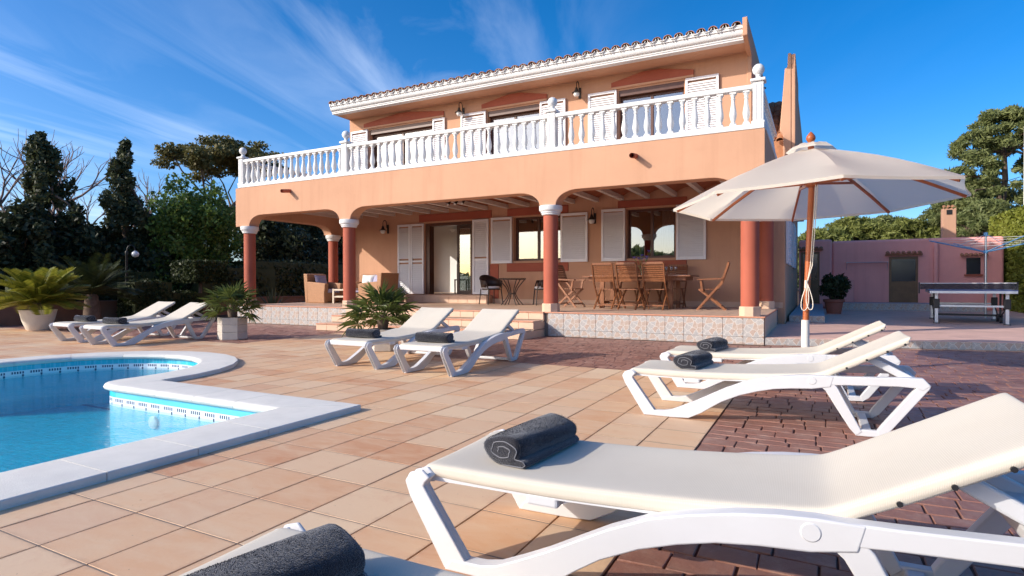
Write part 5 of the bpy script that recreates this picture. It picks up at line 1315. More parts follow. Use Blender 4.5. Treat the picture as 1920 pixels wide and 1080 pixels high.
for i, x in enumerate((-4.20, -3.64, -3.08)):
    folding_chair((x, 12.62, PZ+0.001), R(180+(2, -3, 1)[i]), 'teak folding chair with its back to the pool, %s of the front row' % ('left', 'middle', 'right')[i])
    folding_chair((x+0.1, 14.0, PZ+0.001), R((3, -2, 2)[i]), 'teak folding chair on the wall side of the table, %s of the back row' % ('left', 'middle', 'right')[i])
folding_chair((-5.28, 13.15, PZ+0.001), R(82), 'teak folding armchair at the left head of the dining table', True)
folding_chair((-2.02, 13.05, PZ+0.001), R(-85), 'teak folding armchair at the right head of the dining table, turned side on', True)
tt = empty('dining_table', (TCX, TCY, PZ+0.001), 0, 'long teak dining table on the porch with glasses and flowers', 'table')
for k in range(9):
    y = -0.48+k*0.12; m = MB(); m.box(-1.22, 1.22, y-0.057, y+0.057, 0.715, 0.74); m.build('top_board', 'teak', tt)
m = MB(); m.box(-1.1, 1.1, -0.44, -0.415, 0.63, 0.714); m.box(-1.1, 1.1, 0.415, 0.44, 0.63, 0.714); m.box(-1.1, -1.075, -0.414, 0.414, 0.63, 0.714); m.box(1.075, 1.1, -0.414, 0.414, 0.63, 0.714); m.build('apron', 'teak', tt)
for x in (-0.78, 0.78):
    for y in (-0.38, 0.38): m = MB(); m.box(x-0.045, x+0.045, y-0.03, y+0.03, 0, 0.714); m.build('leg', 'teak', tt)
    m = MB(); m.box(x-0.03, x+0.03, -0.349, 0.349, 0.10, 0.16); m.build('stretcher', 'teak', tt)
m = MB(); m.box(-0.749, 0.749, -0.03, 0.03, 0.11, 0.15); m.build('long_stretcher', 'teak', tt)
TT = PZ+0.7415
def mats(x, y, lab):
    m = MB(); m.box(-0.21, 0.21, -0.15, 0.15, 0, 0.008); o = m.build('place_mat', 'white_cloth', None, bevel=0.003, loc=(x, y, TT), rot=(0, 0, rng.uniform(-.05, .05))); tag(o, lab, 'place mat', 'pale place mats on the dining table')
mats(TCX+0.90, TCY-0.10, 'pale place mat at the right end of the dining table'); mats(TCX-0.92, TCY-0.05, 'pale place mat at the left end of the dining table')
gl = empty('wine_glass')
m = MB(); m.lathe([(0.032, 0.0), (0.032, 0.003), (0.006, 0.008), (0.004, 0.02), (0.004, 0.085), (0.012, 0.095), (0.032, 0.12), (0.037, 0.15), (0.034, 0.185), (0.029, 0.205), (0.028, 0.205), (0.033, 0.185), (0.035, 0.15), (0.030, 0.122), (0.010, 0.099)], 14); m.build('bowl', 'clear_glass', gl, 60)
for i, (dx, dy, lab) in enumerate(((0.50, -0.05, 'wine glass nearest the flower vase on the dining table'), (0.57, 0.10, 'wine glass second from the flower vase'), (0.72, -0.05, 'wine glass third from the flower vase'), (0.79, 0.08, 'wine glass farthest right on the dining table'))):
    o = gl if i == 0 else copy_tree(gl); o.location = (TCX+dx, TCY+dy, TT); tag(o, lab, 'wine glass', 'wine glasses on the dining table')
bo = empty('wine_bottle', (TCX-0.52, TCY-0.05, TT), 0, 'dark wine bottle with cream label on the dining table', 'bottle')
m = MB(); m.lathe([(0.037, 0.0), (0.038, 0.19), (0.030, 0.215), (0.015, 0.24), (0.0145, 0.30), (0.016, 0.305), (0.016, 0.32)], 16); m.build('bottle_body', 'black_plastic', bo, 50)
m = MB(); m.lathe([(0.0386, 0.06), (0.0386, 0.15)], 16); m.build('bottle_label', 'label_cream', bo, 50)
va = empty('flower_vase', (TCX+0.06, TCY-0.05, TT), 0, 'glass vase of purple irises in the middle of the dining table', 'vase')
m = MB(); m.lathe([(0.035, 0.0), (0.045, 0.01), (0.040, 0.12), (0.050, 0.22), (0.047, 0.22), (0.036, 0.12), (0.030, 0.02)], 16); m.build('vase_glass', 'clear_glass', va, 60)
vr = random.Random(4)
for k in range(9):
    a = k*2.4; sp_ = 0.06+0.16*vr.random(); h = 0.34+0.26*vr.random(); tip = Vector((sp_*math.cos(a), sp_*math.sin(a)*0.7, h))
    m = MB(); m.tube([(0, 0, 0.02), tuple(tip*0.45+Vector((0, 0, 0.06))), tuple(tip)], 0.0045, 5); st = m.build('stem', 'stem_green', va)
    if k < 7:
        f = MB()
        for j in range(6):
            b_ = j*math.pi/3+k; d = Vector((math.cos(b_), math.sin(b_), 0)); lift = 0.045 if j % 2 else -0.01; sd = Vector((-d.y, d.x, 0))*0.022
            f.add([tip, tip+d*0.03+sd+Vector((0, 0, lift*.7)), tip+d*0.062+Vector((0, 0, lift)), tip+d*0.03-sd+Vector((0, 0, lift*.7))], [(0, 1, 2, 3)])
        f.build('iris_flower', 'iris', va)
    else:
        f = MB(); f.tube([tuple(tip), tuple(tip+Vector((0.01, 0, 0.05))), tuple(tip+Vector((0.012, 0, 0.10)))], [0.008, 0.010, 0.002], 6); f.build('bud', 'stem_green', va)
# chair and sconce inside the room
ic = empty('wooden_chair', (-10.75, 16.9, 0.716), R(20), 'dark wooden chair seen through the open porch door', 'chair')
m = MB(); m.box(-0.22, 0.22, -0.22, 0.22, 0.44, 0.48); m.build('seat', 'dark_wood', ic)
for x in (-0.2, 0.2):
    m = MB(); m.box(x-0.02, x+0.02, -0.21, -0.17, 0, 0.44); m.build('leg', 'dark_wood', ic); m = MB(); m.box(x-0.02, x+0.02, 0.17, 0.21, 0, 1.0); m.build('back_post', 'dark_wood', ic)
m = MB(); m.box(-0.18, 0.18, 0.18, 0.20, 0.60, 1.0); m.build('back_panel', 'dark_wood', ic)
sc_ = at_y(852, 432, 18.6); s2_ = empty('wall_sconce', (sc_[0], 18.6, sc_[2]), 0, 'small white half bowl sconce on the wall inside the open door', 'lamp')
m = MB(); m.lathe([(0.02, -0.08), (0.09, -0.03), (0.13, 0.03), (0.12, 0.03)], 20, (0, -0.13, 0)); m.build('bowl', 'white_wall', s2_, 60)

# ---- table tennis table
tn = empty('table_tennis_table', (3.12, 17.25, TZ+0.001), R(-6), 'blue table tennis table with net and black wheels on the terrace', 'table')
for sy in (-1, 1):
    m = MB(); y0, y1 = sorted((sy*0.004, sy*1.37)); m.box(-0.7625, 0.7625, y0, y1, 0.74, 0.76); m.build('table_half', 'tt_blue', tn)
    m = MB(); m.box(-0.7625, -0.7435, y0, y1, 0.7602, 0.7612); m.box(0.7435, 0.7625, y0, y1, 0.7602, 0.7612); ye = sorted((sy*1.351, sy*1.37)); m.box(-0.743, 0.743, ye[0], ye[1], 0.7602, 0.7612); m.build('edge_line', 'white_paint', tn)
    m = MB(); m.box(-0.755, -0.73, y0, y1, 0.685, 0.739); m.box(0.73, 0.755, y0, y1, 0.685, 0.739); ye = sorted((sy*1.335, sy*1.36)); m.box(-0.729, 0.729, ye[0], ye[1], 0.685, 0.739); m.build('apron', 'aluminium', tn)
    for sx in (-1, 1):
        m = MB(); m.box(sx*0.62-0.03, sx*0.62+0.03, sy*1.05-0.03, sy*1.05+0.03, 0.02, 0.684); m.build('leg', 'aluminium', tn)
        m = MB(); m.box(sx*0.62-0.06, sx*0.62+0.06, sy*1.05-0.05, sy*1.05+0.05, 0.0, 0.02); m.build('foot', 'black_plastic', tn)
        m = MB(); m.box(sx*0.62-0.06, sx*0.62+0.06, sy*1.05-0.055, sy*1.05+0.055, 0.34, 0.56); m.build('joint_block', 'black_plastic', tn, bevel=0.015)
        m = MB(); m.tube([(sx*0.62, sy*0.98, 0.36), (sx*0.60, sy*0.28, 0.16)], 0.014, 8); m.build('brace', 'black_plastic', tn)
        m = MB(); m.tube([(sx*0.60-0.025, sy*0.28, 0.085), (sx*0.60+0.025, sy*0.28, 0.085)], 0.085, 18); m.build('wheel', 'black_plastic', tn, 40)
    m = MB(); m.bar((-0.6, sy*1.05, 0.40), (0.6, sy*1.05, 0.40), 0.03, 0.04); m.build('cross_bar', 'aluminium', tn)
    m = MB(); m.bar((-0.6, sy*0.28, 0.16), (0.6, sy*0.28, 0.16), 0.025, 0.025); m.build('axle', 'black_plastic', tn)
for sx in (-1, 1):
    m = MB(); m.box(sx*0.62-0.02, sx*0.62+0.02, -0.28, 0.28, 0.14, 0.18); m.box(sx*0.62-0.02, sx*0.62+0.02, -0.02, 0.02, 0.181, 0.739); m.build('undercarriage', 'black_plastic', tn)
m = MB(); m.box(-0.90, 0.90, -0.003, 0.003, 0.762, 0.90)
def netmat():
    m, N, L, b = newmat('net'); b.inputs['Base Color'].default_value = (0.02, 0.02, 0.03, 1)
    t = N.new('ShaderNodeBsdfTransparent'); mx = N.new('ShaderNodeMixShader'); mx.inputs[0].default_value = 0.72
    L.new(t.outputs[0], mx.inputs[1]); L.new(b.outputs[0], mx.inputs[2]); L.new(mx.outputs[0], N['Material Output'].inputs['Surface'])
netmat(); m.build('net', 'net', tn)
m = MB(); m.box(-0.905, 0.905, -0.006, 0.006, 0.901, 0.917); m.build('net_tape', 'white_paint', tn)
for sx in (-1, 1): m = MB(); m.box(sx*0.92-0.015, sx*0.92+0.015, -0.02, 0.02, 0.66, 0.93); m.build('net_post', 'black_plastic', tn)
# ---- rotary clothes dryer
dq = at_z(1852, 597, TZ)
dr = empty('rotary_dryer', (3.86, 19.15, TZ+0.001), 0, 'blue and grey rotary clothes dryer behind the table tennis table', 'clothes dryer')
m = MB(); m.tube([(0, 0, 0), (0, 0, 2.18)], 0.026, 12); m.build('pole', 'aluminium', dr, 40)
m = MB(); m.tube([(0, 0, 2.12), (0, 0, 2.22)], 0.045, 12); m.build('pole_head', 'light_blue', dr, 40)
m = MB(); m.tube([(0, 0, 1.68), (0, 0, 1.76)], 0.05, 12); m.build('collar', 'light_blue', dr, 40)
ends = []
for k in range(4):
    a = R(20+90*k); e = Vector((1.35*math.cos(a), 1.35*math.sin(a), 2.02)); ends.append(e)
    m = MB(); m.tube([(0.04*math.cos(a), 0.04*math.sin(a), 1.72), tuple(e)], 0.016, 8); m.build('arm', 'light_blue', dr, 40)
    m = MB(); m.tube([(0.03*math.cos(a), 0.03*math.sin(a), 2.16), tuple(e*0.5+Vector((0, 0, 0.86)))], 0.007, 6); m.build('stay', 'aluminium', dr)
for t in (0.45, 0.65, 0.85, 1.0):
    m = MB()
    for k in range(4):
        p, q = ends[k], ends[(k+1) % 4]; f = lambda e: (e.x*t, e.y*t, 1.72+(e.z-1.72)*t)
        m.tube([f(p), f(q)], 0.004, 4)
    m.build('line', 'white_plastic', dr)
# ---- wall airer
wa = empty('wall_airer', (1.55, AY-0.002, 1.78), 0, 'thin white wall mounted airing rack on the pink outbuilding', 'airing rack')
for k in range(6): m = MB(); m.tube([(-0.62, -0.05-0.05*k, 0), (0.62, -0.05-0.05*k, 0)], 0.005, 5); m.build('line', 'white_plastic', wa)
for x in (-0.62, 0.62): m = MB(); m.bar((x, 0, 0.0), (x, -0.32, 0.0), 0.02, 0.02); m.bar((x, 0, -0.25), (x, -0.30, -0.01), 0.015, 0.015); m.build('bracket', 'aluminium', wa)

# ---- street lamp by the garden wall
lx = at_x(238, 560, -18.1)
lp_ = empty('garden_lamp', (-18.1, lx[1], -0.02), R(30), 'black garden lamp post with curled arm and pale globe before the trees', 'lamp post')
m = MB(); m.lathe([(0.09, 0.0), (0.08, 0.12), (0.05, 0.18), (0.042, 0.3), (0.036, 1.95), (0.05, 1.99), (0.03, 2.05)], 14); m.build('pole', 'black_iron', lp_, 40)
pts = [(0.0, 0, 2.02)]+[(0.09*(1-math.cos(math.pi*k/8))+0.01, 0.05*(1-math.cos(math.pi*k/8)), 2.06+0.17*math.sin(math.pi*k/8)) for k in range(9)]
m = MB(); m.tube(pts, 0.016, 8); m.build('curled_arm', 'black_iron', lp_, 60)
e = pts[-1]
m = MB(); m.lathe([(0.03, 0.0), (0.09, -0.05), (0.105, -0.10), (0.08, -0.16), (0.02, -0.19)], 18, e); m.build('globe', 'frosted', lp_, 60)
# ---- utility pole and wires on the far right
up = at_y(1919, 380, 33.0)
ut = empty('utility_pole', (float(up[0])+0.1, 33.0, -0.03), 0, 'pale utility pole at the right edge above the hedge', 'pole')
m = MB(); m.tube([(0, 0, 0), (0, 0, 7.9)], [0.12, 0.09], 12); m.build('shaft', 'concrete_white', ut, 40)
for (xa, ya, Ya, xb, yb, Yb, lab) in ((1912, 332, 33.0, 1700, 385, 60.0, 'black overhead cable, lower of two crossing the sky on the right'), (1912, 270, 33.0, 1760, 330, 60.0, 'black overhead cable, upper of two crossing the sky on the right')):
    a, b = at_y(xa, ya, Ya), at_y(xb, yb, Yb)
    m = MB(); m.tube([tuple(a), tuple((a+b)/2-np.array([0, 0, 0.25])), tuple(b), tuple(b+(b-a)*1.2)], 0.014, 5); tag(m.build('overhead_cable', 'black_iron'), lab, 'cable')

# ================================================================== PLANTS
nr = np.random.default_rng(12)
def unit(n):
    v = nr.normal(size=(n, 3)); return v/np.linalg.norm(v, axis=1, keepdims=True)
def leaf_quads(cen, size, aspect=1.7, bias=None, jit=0.35):
    n = len(cen); t = unit(n)
    if bias is not None: t = t*0.8+bias; t /= np.linalg.norm(t, axis=1, keepdims=True)
    b = np.cross(t, unit(n)); b /= np.linalg.norm(b, axis=1, keepdims=True)
    s = size*(1+jit*nr.normal(size=(n, 1))).clip(0.35, 2.0)
    v = np.stack([cen-t*s*aspect/2, cen+b*s/2, cen+t*s*aspect/2, cen-b*s/2], 1).reshape(-1, 3)
    return v, np.arange(4*n).reshape(n, 4)
def blob_points(centers, radii, n):
    # points in the outer part of many small ellipsoids
    centers = np.asarray(centers); radii = np.asarray(radii)
    w = radii.prod(axis=1)**(2/3); idx = nr.choice(len(centers), n, p=w/w.sum())
    return centers[idx]+unit(n)*radii[idx]*(nr.random((n, 1))**0.45)
def limb(m, p, q, r0, r1, n=6, bend=0.08, k=5):
    p, q = Vector(p), Vector(q); l = (q-p).length; pts = []
    for i in range(k):
        t = i/(k-1); o = Vector((rng.uniform(-1, 1), rng.uniform(-1, 1), rng.uniform(-1, 1)))*bend*l*math.sin(math.pi*t); pts.append(tuple(p.lerp(q, t)+o))
    m.tube(pts, [r0+(r1-r0)*i/(k-1) for i in range(k)], n)
def tree(name, loc, label, cat, lm, cl, rad, n, size, group=None, trunk=(0.18, 2.0), aspect=1.7, limbs=6, bias=None, bark='bark'):
    root = empty(name, loc, 0, label, cat, group)
    cl = np.array(cl, float); top = cl[:, 2].max()
    m = MB(); limb(m, (0, 0, -0.05), (0, 0, trunk[1]), trunk[0], trunk[0]*0.6, 9, 0.03)
    order = np.argsort(-np.linalg.norm(cl[:, :2], axis=1)-0.3*cl[:, 2])[:limbs*3:3]
    for i in order:
        limb(m, (0, 0, trunk[1]*rng.uniform(0.55, 0.98)), tuple(cl[i]), trunk[0]*0.42, 0.02, 6, 0.10)
    m.build('trunk', bark, root, 60)
    v, f = leaf_quads(blob_points(cl, rad, n), size, aspect, bias); link('crown', big_mesh('crown', v, f, lm), root)
    return root
def conifer_clumps(H, Rm, n, base=0.3, pw=0.75):
    c, r = [], []
    for i in range(n):
        z = base+(H-base)*(nr.random()**0.8); t = (z-base)/(H-base); rr_ = Rm*(1-t)**pw*nr.uniform(0.40, 1.28); a = nr.uniform(0, 2*math.pi)
        c.append((rr_*math.cos(a), rr_*math.sin(a), z)); k = 0.20+0.27*(1-t); r.append((k*0.75, k*0.75, k*nr.uniform(0.8, 1.5)))
    for z in np.linspace(H*0.6, H, 9): c.append((nr.normal()*0.08, nr.normal()*0.08, z-0.15)); r.append((0.16, 0.16, 0.32))
    return c, r
def dome_clumps(H, Rx, Rz, n, zc, k=0.42, flat=1.0):
    c, r = [], []
    for p in unit(n):
        s = nr.uniform(0.45, 1.0); c.append((p[0]*Rx*s, p[1]*Rx*s, zc+p[2]*Rz*s)); q = k*nr.uniform(0.6, 1.35); r.append((q, q, q*flat))
    return c, r
def onx(x, X, y=560): return at_x(x, y, X)
def hgt(x, X, y): return float(at_x(x, y, X)[2])
def pl_(x, X): q = onx(x, X); return (X, float(q[1]), -0.03)

# two tall dark conifers
for (x, X, top, w_, lab) in ((78, -22.0, 252, 1.5, 'tall dark conifer with bare branches behind it, leftmost of two'), (238, -21.4, 268, 1.35, 'tall dark conifer standing behind the garden lamp post')):
    H = hgt(x, X, top); c, r = conifer_clumps(H, w_, 80)
    tree('conifer', pl_(x, X), lab, 'tree', 'leaf_conifer', c, r, 15000, 0.075, 'dark trees behind the garden wall', (0.16, H*0.85), 2.2, 5)
# broad dark evergreens
for (x, X, top, rx, lab) in ((8, -22.6, 395, 1.9, 'dark spreading evergreen at the left edge behind the cycad'), (150, -22.2, 425, 1.5, 'low dark evergreen between the two tall conifers'), (300, -23.0, 425, 1.5, 'dark evergreen behind the right conifer and the topiary'), (492, -22.0, 385, 2.0, 'dark evergreen framed by the left porch arch, nearest the corner column'), (560, -23.0, 372, 2.2, 'dark evergreen framed by the left porch arch, in its middle'), (618, -24.5, 360, 2.2, 'dark evergreen framed by the left porch arch, beside the rear column'), (680, -26.5, 380, 2.4, 'dark evergreen mostly hidden behind the porch end wall')):
    H = hgt(x, X, top); c, r = dome_clumps(H, rx, H*0.5, 110, H*0.5, 0.5)
    tree('evergreen_tree', pl_(x, X), lab, 'tree', 'leaf_dark', c, r, 17000, 0.10, 'dark trees behind the garden wall', (0.14, H*0.6), 1.8, 6)
# glossy privet and the flat-topped tree behind it
H = hgt(365, -20.6, 330); c, r = dome_clumps(H, 1.75, H*0.46, 150, H*0.52, 0.42)
tree('privet_tree', pl_(362, -20.6), 'bright green glossy bush between the right conifer and the villa', 'tree', 'leaf_privet', c, r, 22000, 0.075, None, (0.12, H*0.6), 1.7, 6)
H = hgt(420, -28, 268); c = []; r = []
for k in range(60):
    a = nr.uniform(0, 2*math.pi); d = nr.uniform(0.2, 3.3); c.append((d*math.cos(a), d*math.sin(a), H-0.35-0.10*d*d+nr.normal()*0.3)); r.append((0.65, 0.65, 0.26))
tree('umbrella_tree', pl_(425, -28), 'flat topped brownish green tree rising behind the balcony corner', 'tree', 'leaf_carob', c, r, 16000, 0.10, None, (0.2, H*0.62), 1.6, 12)
# bare winter trees
def bare(loc, H, label, seed, spread=0.55):
    rg = random.Random(seed); root = empty('bare_tree', loc, 0, label, 'tree', 'leafless winter trees')
    tr, br = MB(), MB()
    def grow(p, d, l, r, lev):
        n = 4 if lev < 3 else 3; pts = [p]; q = p; dd = d.copy()
        for i in range(n):
            dd = (dd+Vector((rg.uniform(-1, 1), rg.uniform(-1, 1), rg.uniform(-0.5, 0.9)))*0.16).normalized(); q = q+dd*l/n; pts.append(q)
        (tr if lev < 1 else br).tube([tuple(x) for x in pts], [r*(1-0.45*i/n) for i in range(n+1)], 7 if lev < 2 else 4, cap=False)
        if lev >= 5: return
        for k in range(3 if lev < 4 else 2):
            t = rg.uniform(0.45, 1.0) if k else 1.0
            b = pts[min(n, max(1, int(round(t*n))))]; nd = (dd+Vector((rg.uniform(-1, 1), rg.uniform(-1, 1), rg.uniform(-0.35, 0.75)))*spread*1.25).normalized()
            grow(b, nd, l*rg.uniform(0.58, 0.80), r*0.58, lev+1)
    grow(Vector((0, 0, -0.05)), Vector((0.03, 0, 1)), H*0.36, 0.022*H, 0)
    tr.build('trunk', 'bare_bark', root, 60); br.build('branches', 'bare_bark', root, 60)
for (x, X, top, lab, sd) in ((62, -27, 190, 'tall leafless tree behind the leftmost conifer', 3), (152, -25, 285, 'leafless tree between the two tall conifers', 8), (-10, -25.5, 235, 'leafless tree cut off by the left edge of the picture', 21), (275, -27, 300, 'leafless tree showing right of the second conifer', 33)):
    bare(pl_(x, X), hgt(x, X, top)*0.98, lab, sd)
# clipped shapes
def clipped(name, loc, dims, label, cat, lm, n, size, round_=0.0, trunk=0.0, core=True):
    root = empty(name, loc, 0, label, cat); a, b, h = dims
    if core:
        m = MB(); m.box(-a/2+0.06, a/2-0.06, -b/2+0.06, b/2-0.06, trunk+0.03, trunk+h-0.06); m.build('inner_twigs', 'leaf_box' if lm != 'leaf_hedge' else 'clip_hedge', root)
    u = nr.random((n, 3)); face = nr.choice(3, n, p=np.array([b*h, a*h, a*b])/(b*h+a*h+a*b)); sd = nr.choice([0.0, 1.0], n)
    for k in range(3): u[face == k, k] = sd[face == k]
    p = (u-0.5)*np.array([a, b, h]); p[:, 2] += h/2+trunk
    if round_:
        q = (u-0.5)*2; l = np.linalg.norm(q, axis=1, keepdims=True); q2 = q/np.maximum(l, 1e-6); e = q*(1-round_)+q2*round_; p = e*np.array([a, b, h])/2; p[:, 2] += h/2+trunk
    p += nr.normal(size=p.shape)*size*0.45
    v, f = leaf_quads(p, size, 1.8); link('foliage', big_mesh('foliage', v, f, lm), root)
    if trunk:
        m = MB(); limb(m, (0, 0, 0), (0, 0, trunk+0.1), 0.06, 0.05, 8, 0.02); m.build('trunk', 'bark', root, 60)
    return root
q = pl_(376, -17.6); zt_, zb_ = hgt(376, -17.6, 490), hgt(376, -17.6, 526)
clipped('topiary', (q[0], q[1], -0.02), (1.15, 1.15, zt_-zb_), 'square clipped topiary on a single trunk behind the planter', 'topiary', 'leaf_box', 5000, 0.05, 0, zb_)
q = pl_(272, -17.7); clipped('clipped_bush', (q[0], q[1], -0.02), (1.0, 1.2, hgt(272, -17.7, 524)), 'dark rounded clipped bush beside the lamp post', 'bush', 'leaf_box', 4500, 0.05, 0.5)
q = pl_(335, -18.0); clipped('clipped_bush', (q[0]+0.1, q[1], -0.02), (0.9, 1.1, hgt(335, -18.0, 545)), 'low dark clipped bush left of the square topiary', 'bush', 'leaf_box', 3500, 0.05, 0.6)
q = pl_(118, -19.3); clipped('clipped_bush', (q[0], q[1], -0.02), (1.2, 2.4, hgt(118, -19.3, 515)), 'dark shrub behind the wall and the potted cycad', 'bush', 'leaf_dark', 5000, 0.07, 0.5)
q = pl_(200, -19.5); clipped('clipped_bush', (q[0], q[1], -0.02), (1.2, 2.4, hgt(200, -19.5, 505)), 'dark shrub behind the wall left of the lamp post', 'bush', 'leaf_dark', 5000, 0.07, 0.5)
q = pl_(430, -19.4); clipped('clipped_bush', (q[0], q[1], -0.02), (1.4, 3.2, 1.7), 'dark shrub behind the wall beside the corner column', 'bush', 'leaf_dark', 6000, 0.07, 0.5)
q = pl_(540, -19.8); clipped('clipped_bush', (q[0], q[1], -0.02), (1.6, 5.0, 2.0), 'long dark shrub seen low through the left porch arch', 'bush', 'leaf_dark', 9000, 0.08, 0.4)
clipped('cypress_hedge', (6.15, 22.6, TZ-0.01), (1.2, 8.6, 3.25), 'tall clipped yellow green hedge at the right edge', 'hedge', 'leaf_hedge', 60000, 0.06)
# pines on the right
def pine(x, Y, top, rx, n, lab, lm, low=0.35, k=0.5, size=0.055):
    p = at_y(x, 440, Y); H = float(at_y(x, top, Y)[2]); c, r = [], []
    for i in range(int(130+rx*45)):
        z = H*(low+(1-low)*nr.random()**0.75); t = (z/H-low)/(1-low); rr_ = rx*(1-t**2.2)**0.5*nr.uniform(0.35, 1.05)+0.1; a = nr.uniform(0, 2*math.pi)
        s = 0.62*k*nr.uniform(0.5, 1.3); c.append((rr_*math.cos(a), rr_*math.sin(a), z-0.2)); r.append((s, s, s*0.62))
    tree('pine_tree', (float(p[0]), Y, TZ-0.15), lab, 'tree', lm, c, r, n, size, 'pine trees behind the outbuilding', (0.17, H*0.85), 4.2, 14)
pine(1545, 34, 425, 1.9, 16500, 'yellow green young pine behind the outbuilding, leftmost beside the villa', 'leaf_pine_yellow')
pine(1602, 37, 402, 2.3, 19500, 'pine behind the outbuilding, second from the villa', 'leaf_pine_yellow')
pine(1658, 40, 400, 2.2, 19500, 'darker pine behind the outbuilding, under the parasol rim', 'leaf_pine')
pine(1700, 36, 408, 1.7, 16500, 'yellow green pine left of the gap of sky beside the chimney', 'leaf_pine_yellow')
pine(1752, 44, 425, 1.6, 13500, 'small dark pine in the gap left of the chimney', 'leaf_pine')
pine(1880, 36, 200, 2.9, 45000, 'tallest pine, rising above the hedge at the right edge', 'leaf_pine', 0.30, 0.55)
pine(1812, 39, 330, 2.1, 25500, 'spreading pine right behind the chimney', 'leaf_pine', 0.30)
pine(1850, 33, 372, 1.5, 18000, 'lower pine between the chimney and the hedge', 'leaf_pine', 0.3)
# far wood all round, one mass
an = nr.uniform(0, 2*math.pi, 60000); rd = nr.uniform(72, 96, 60000)
hh = (4.2+1.6*np.sin(an*9)+1.1*np.sin(an*23+1)+0.8*np.sin(an*51))*np.sqrt(nr.random(60000))
v, f = leaf_quads(np.stack([rd*np.cos(an), rd*np.sin(an)+5, hh], 1), 0.75, 1.4)
tag(link('distant_wood', big_mesh('distant_wood', v, f, 'leaf_pine')), 'distant dark green wood round the garden', 'wood', kind='stuff')

# ---- fan palms and cycads: every frond is a part
def fan_frond(pet, blade, nb, span, seed):
    rg = random.Random(seed); m = MB()
    m.tube([(0, 0, 0), (pet*0.5, 0, pet*0.06), (pet, 0, 0.0)], [0.007, 0.006, 0.005], 5)
    for k in range(nb):
        a = R(-span/2+span*k/(nb-1)); l = blade*(0.78+0.22*math.cos(a*0.8))*rg.uniform(0.9, 1.06); d = Vector((math.cos(a), math.sin(a), 0)); sd = Vector((-math.sin(a), math.cos(a), 0)); w_ = blade*0.052
        dz = rg.uniform(-0.05, 0.05); dr_ = -0.10*l
        p0 = Vector((pet, 0, 0)); p1 = p0+d*l*0.5+Vector((0, 0, 0.02+dz*0.4)); p2 = p0+d*l+Vector((0, 0, dr_+dz))
        m.add([p0, p1+sd*w_+Vector((0, 0, 0.012)), p2, p1-sd*w_+Vector((0, 0, 0.012)), p1-Vector((0, 0, 0.006))], [(0, 4, 1), (4, 2, 1), (0, 3, 4), (4, 3, 2)])
    return m
def pinnate(Lf, nl, lw, seed, ll=0.17):
    rg = random.Random(seed); m = MB(); pts = []
    for i in range(9):
        t = i/8; pts.append(Vector((Lf*(t-0.10*t*t), 0, Lf*(0.10*t-0.24*t*t))))
    m.tube([tuple(p) for p in pts], [0.012*(1-0.75*i/8) for i in range(9)], 5)
    for k in range(nl):
        t = 0.10+0.90*k/nl; i = min(7, int(t*8)); p = pts[i].lerp(pts[i+1], t*8-i); d = (pts[i+1]-pts[i]).normalized()
        l = ll*(0.55+0.9*math.sin(math.pi*min(1, t*0.95))**0.7)*rg.uniform(0.92, 1.06)
        for s in (-1, 1):
            o = Vector((0, s, 0))*0.86+d*0.55+Vector((0, 0, 0.34)); o.normalize(); e = p+o*l; md_ = p+o*l*0.5
            m.add([p, md_+d*lw, e, md_-d*lw], [(0, 1, 2, 3)])
    return m
fan_me = [fan_frond(0.26, 0.27, 17, 215, i).mesh('frond', 'leaf_palm', fix=False) for i in range(4)]
def planter_fan(loc, label, w_, h_, scale, seed, nf=30):
    rg = random.Random(seed); root = empty('potted_palm', loc, R(rg.uniform(0, 12)), label, 'potted plant', 'fan palms in pale planters')
    rr_ = w_/2/math.cos(math.pi/6); m = MB()
    for k in range(3): m.lathe([(rr_*0.97, h_*k/3+0.004), (rr_, h_*k/3+0.010), (rr_, h_*(k+1)/3-0.004), (rr_*0.97, h_*(k+1)/3)], 6)
    m.lathe([(rr_*0.96, 0.0), (rr_*0.96, h_-0.02)], 6); m.build('planter', 'planter', root, bevel=0.004)
    m = MB(); m.lathe([(rr_*0.9, h_-0.05), (rr_*0.9, h_+0.003)], 6); m.build('soil', 'soil', root)
    m = MB(); m.lathe([(0.07*scale, h_), (0.085*scale, h_+0.10*scale), (0.05*scale, h_+0.22*scale)], 10); m.build('stem', 'bark', root, 60)
    for k in range(nf):
        az = k*2.399+rg.uniform(-.2, .2); t = k/nf; el = R(82-100*t**0.9+rg.uniform(-8, 8)); s = scale*rg.uniform(0.85, 1.12)*(0.92+0.2*t)
        o = link('frond', fan_me[k % 4], root, loc=(0.03*math.cos(az), 0.03*math.sin(az), h_+0.13*scale+0.06*(1-t)), rot=(rg.uniform(-0.5, 0.5), -el, az)); o.scale = (s, s, s)
planter_fan(tuple(at_z(436, 636))[:2]+(0.0005,), 'fan palm in a tall pale planter left of the steps', 0.46, 0.42, 1.05, 2)
planter_fan(tuple(at_z(718, 657))[:2]+(0.0005,), 'fan palm in a pale planter half hidden behind the middle loungers', 0.42, 0.34, 1.12, 5, 36)
cyc_me = [pinnate(1.0, 44, 0.015, i).mesh('frond', 'leaf_cycad', fix=False) for i in range(3)]
cyd_me = [pinnate(1.0, 40, 0.010, i+9).mesh('frond', 'leaf_box', fix=False) for i in range(2)]
def cycad(root, z0, n, scale, mes, seed):
    rg = random.Random(seed)
    for k in range(n):
        az = k*2.399; t = k/n; el = R(68-74*t+rg.uniform(-6, 6)); s = scale*rg.uniform(0.88, 1.08)
        o = link('frond', mes[k % len(mes)], root, loc=(0.05*math.cos(az), 0.05*math.sin(az), z0), rot=(rg.uniform(-.15, .15), -el, az)); o.scale = (s, s*1.15, s)
cp0 = at_z(72, 619)
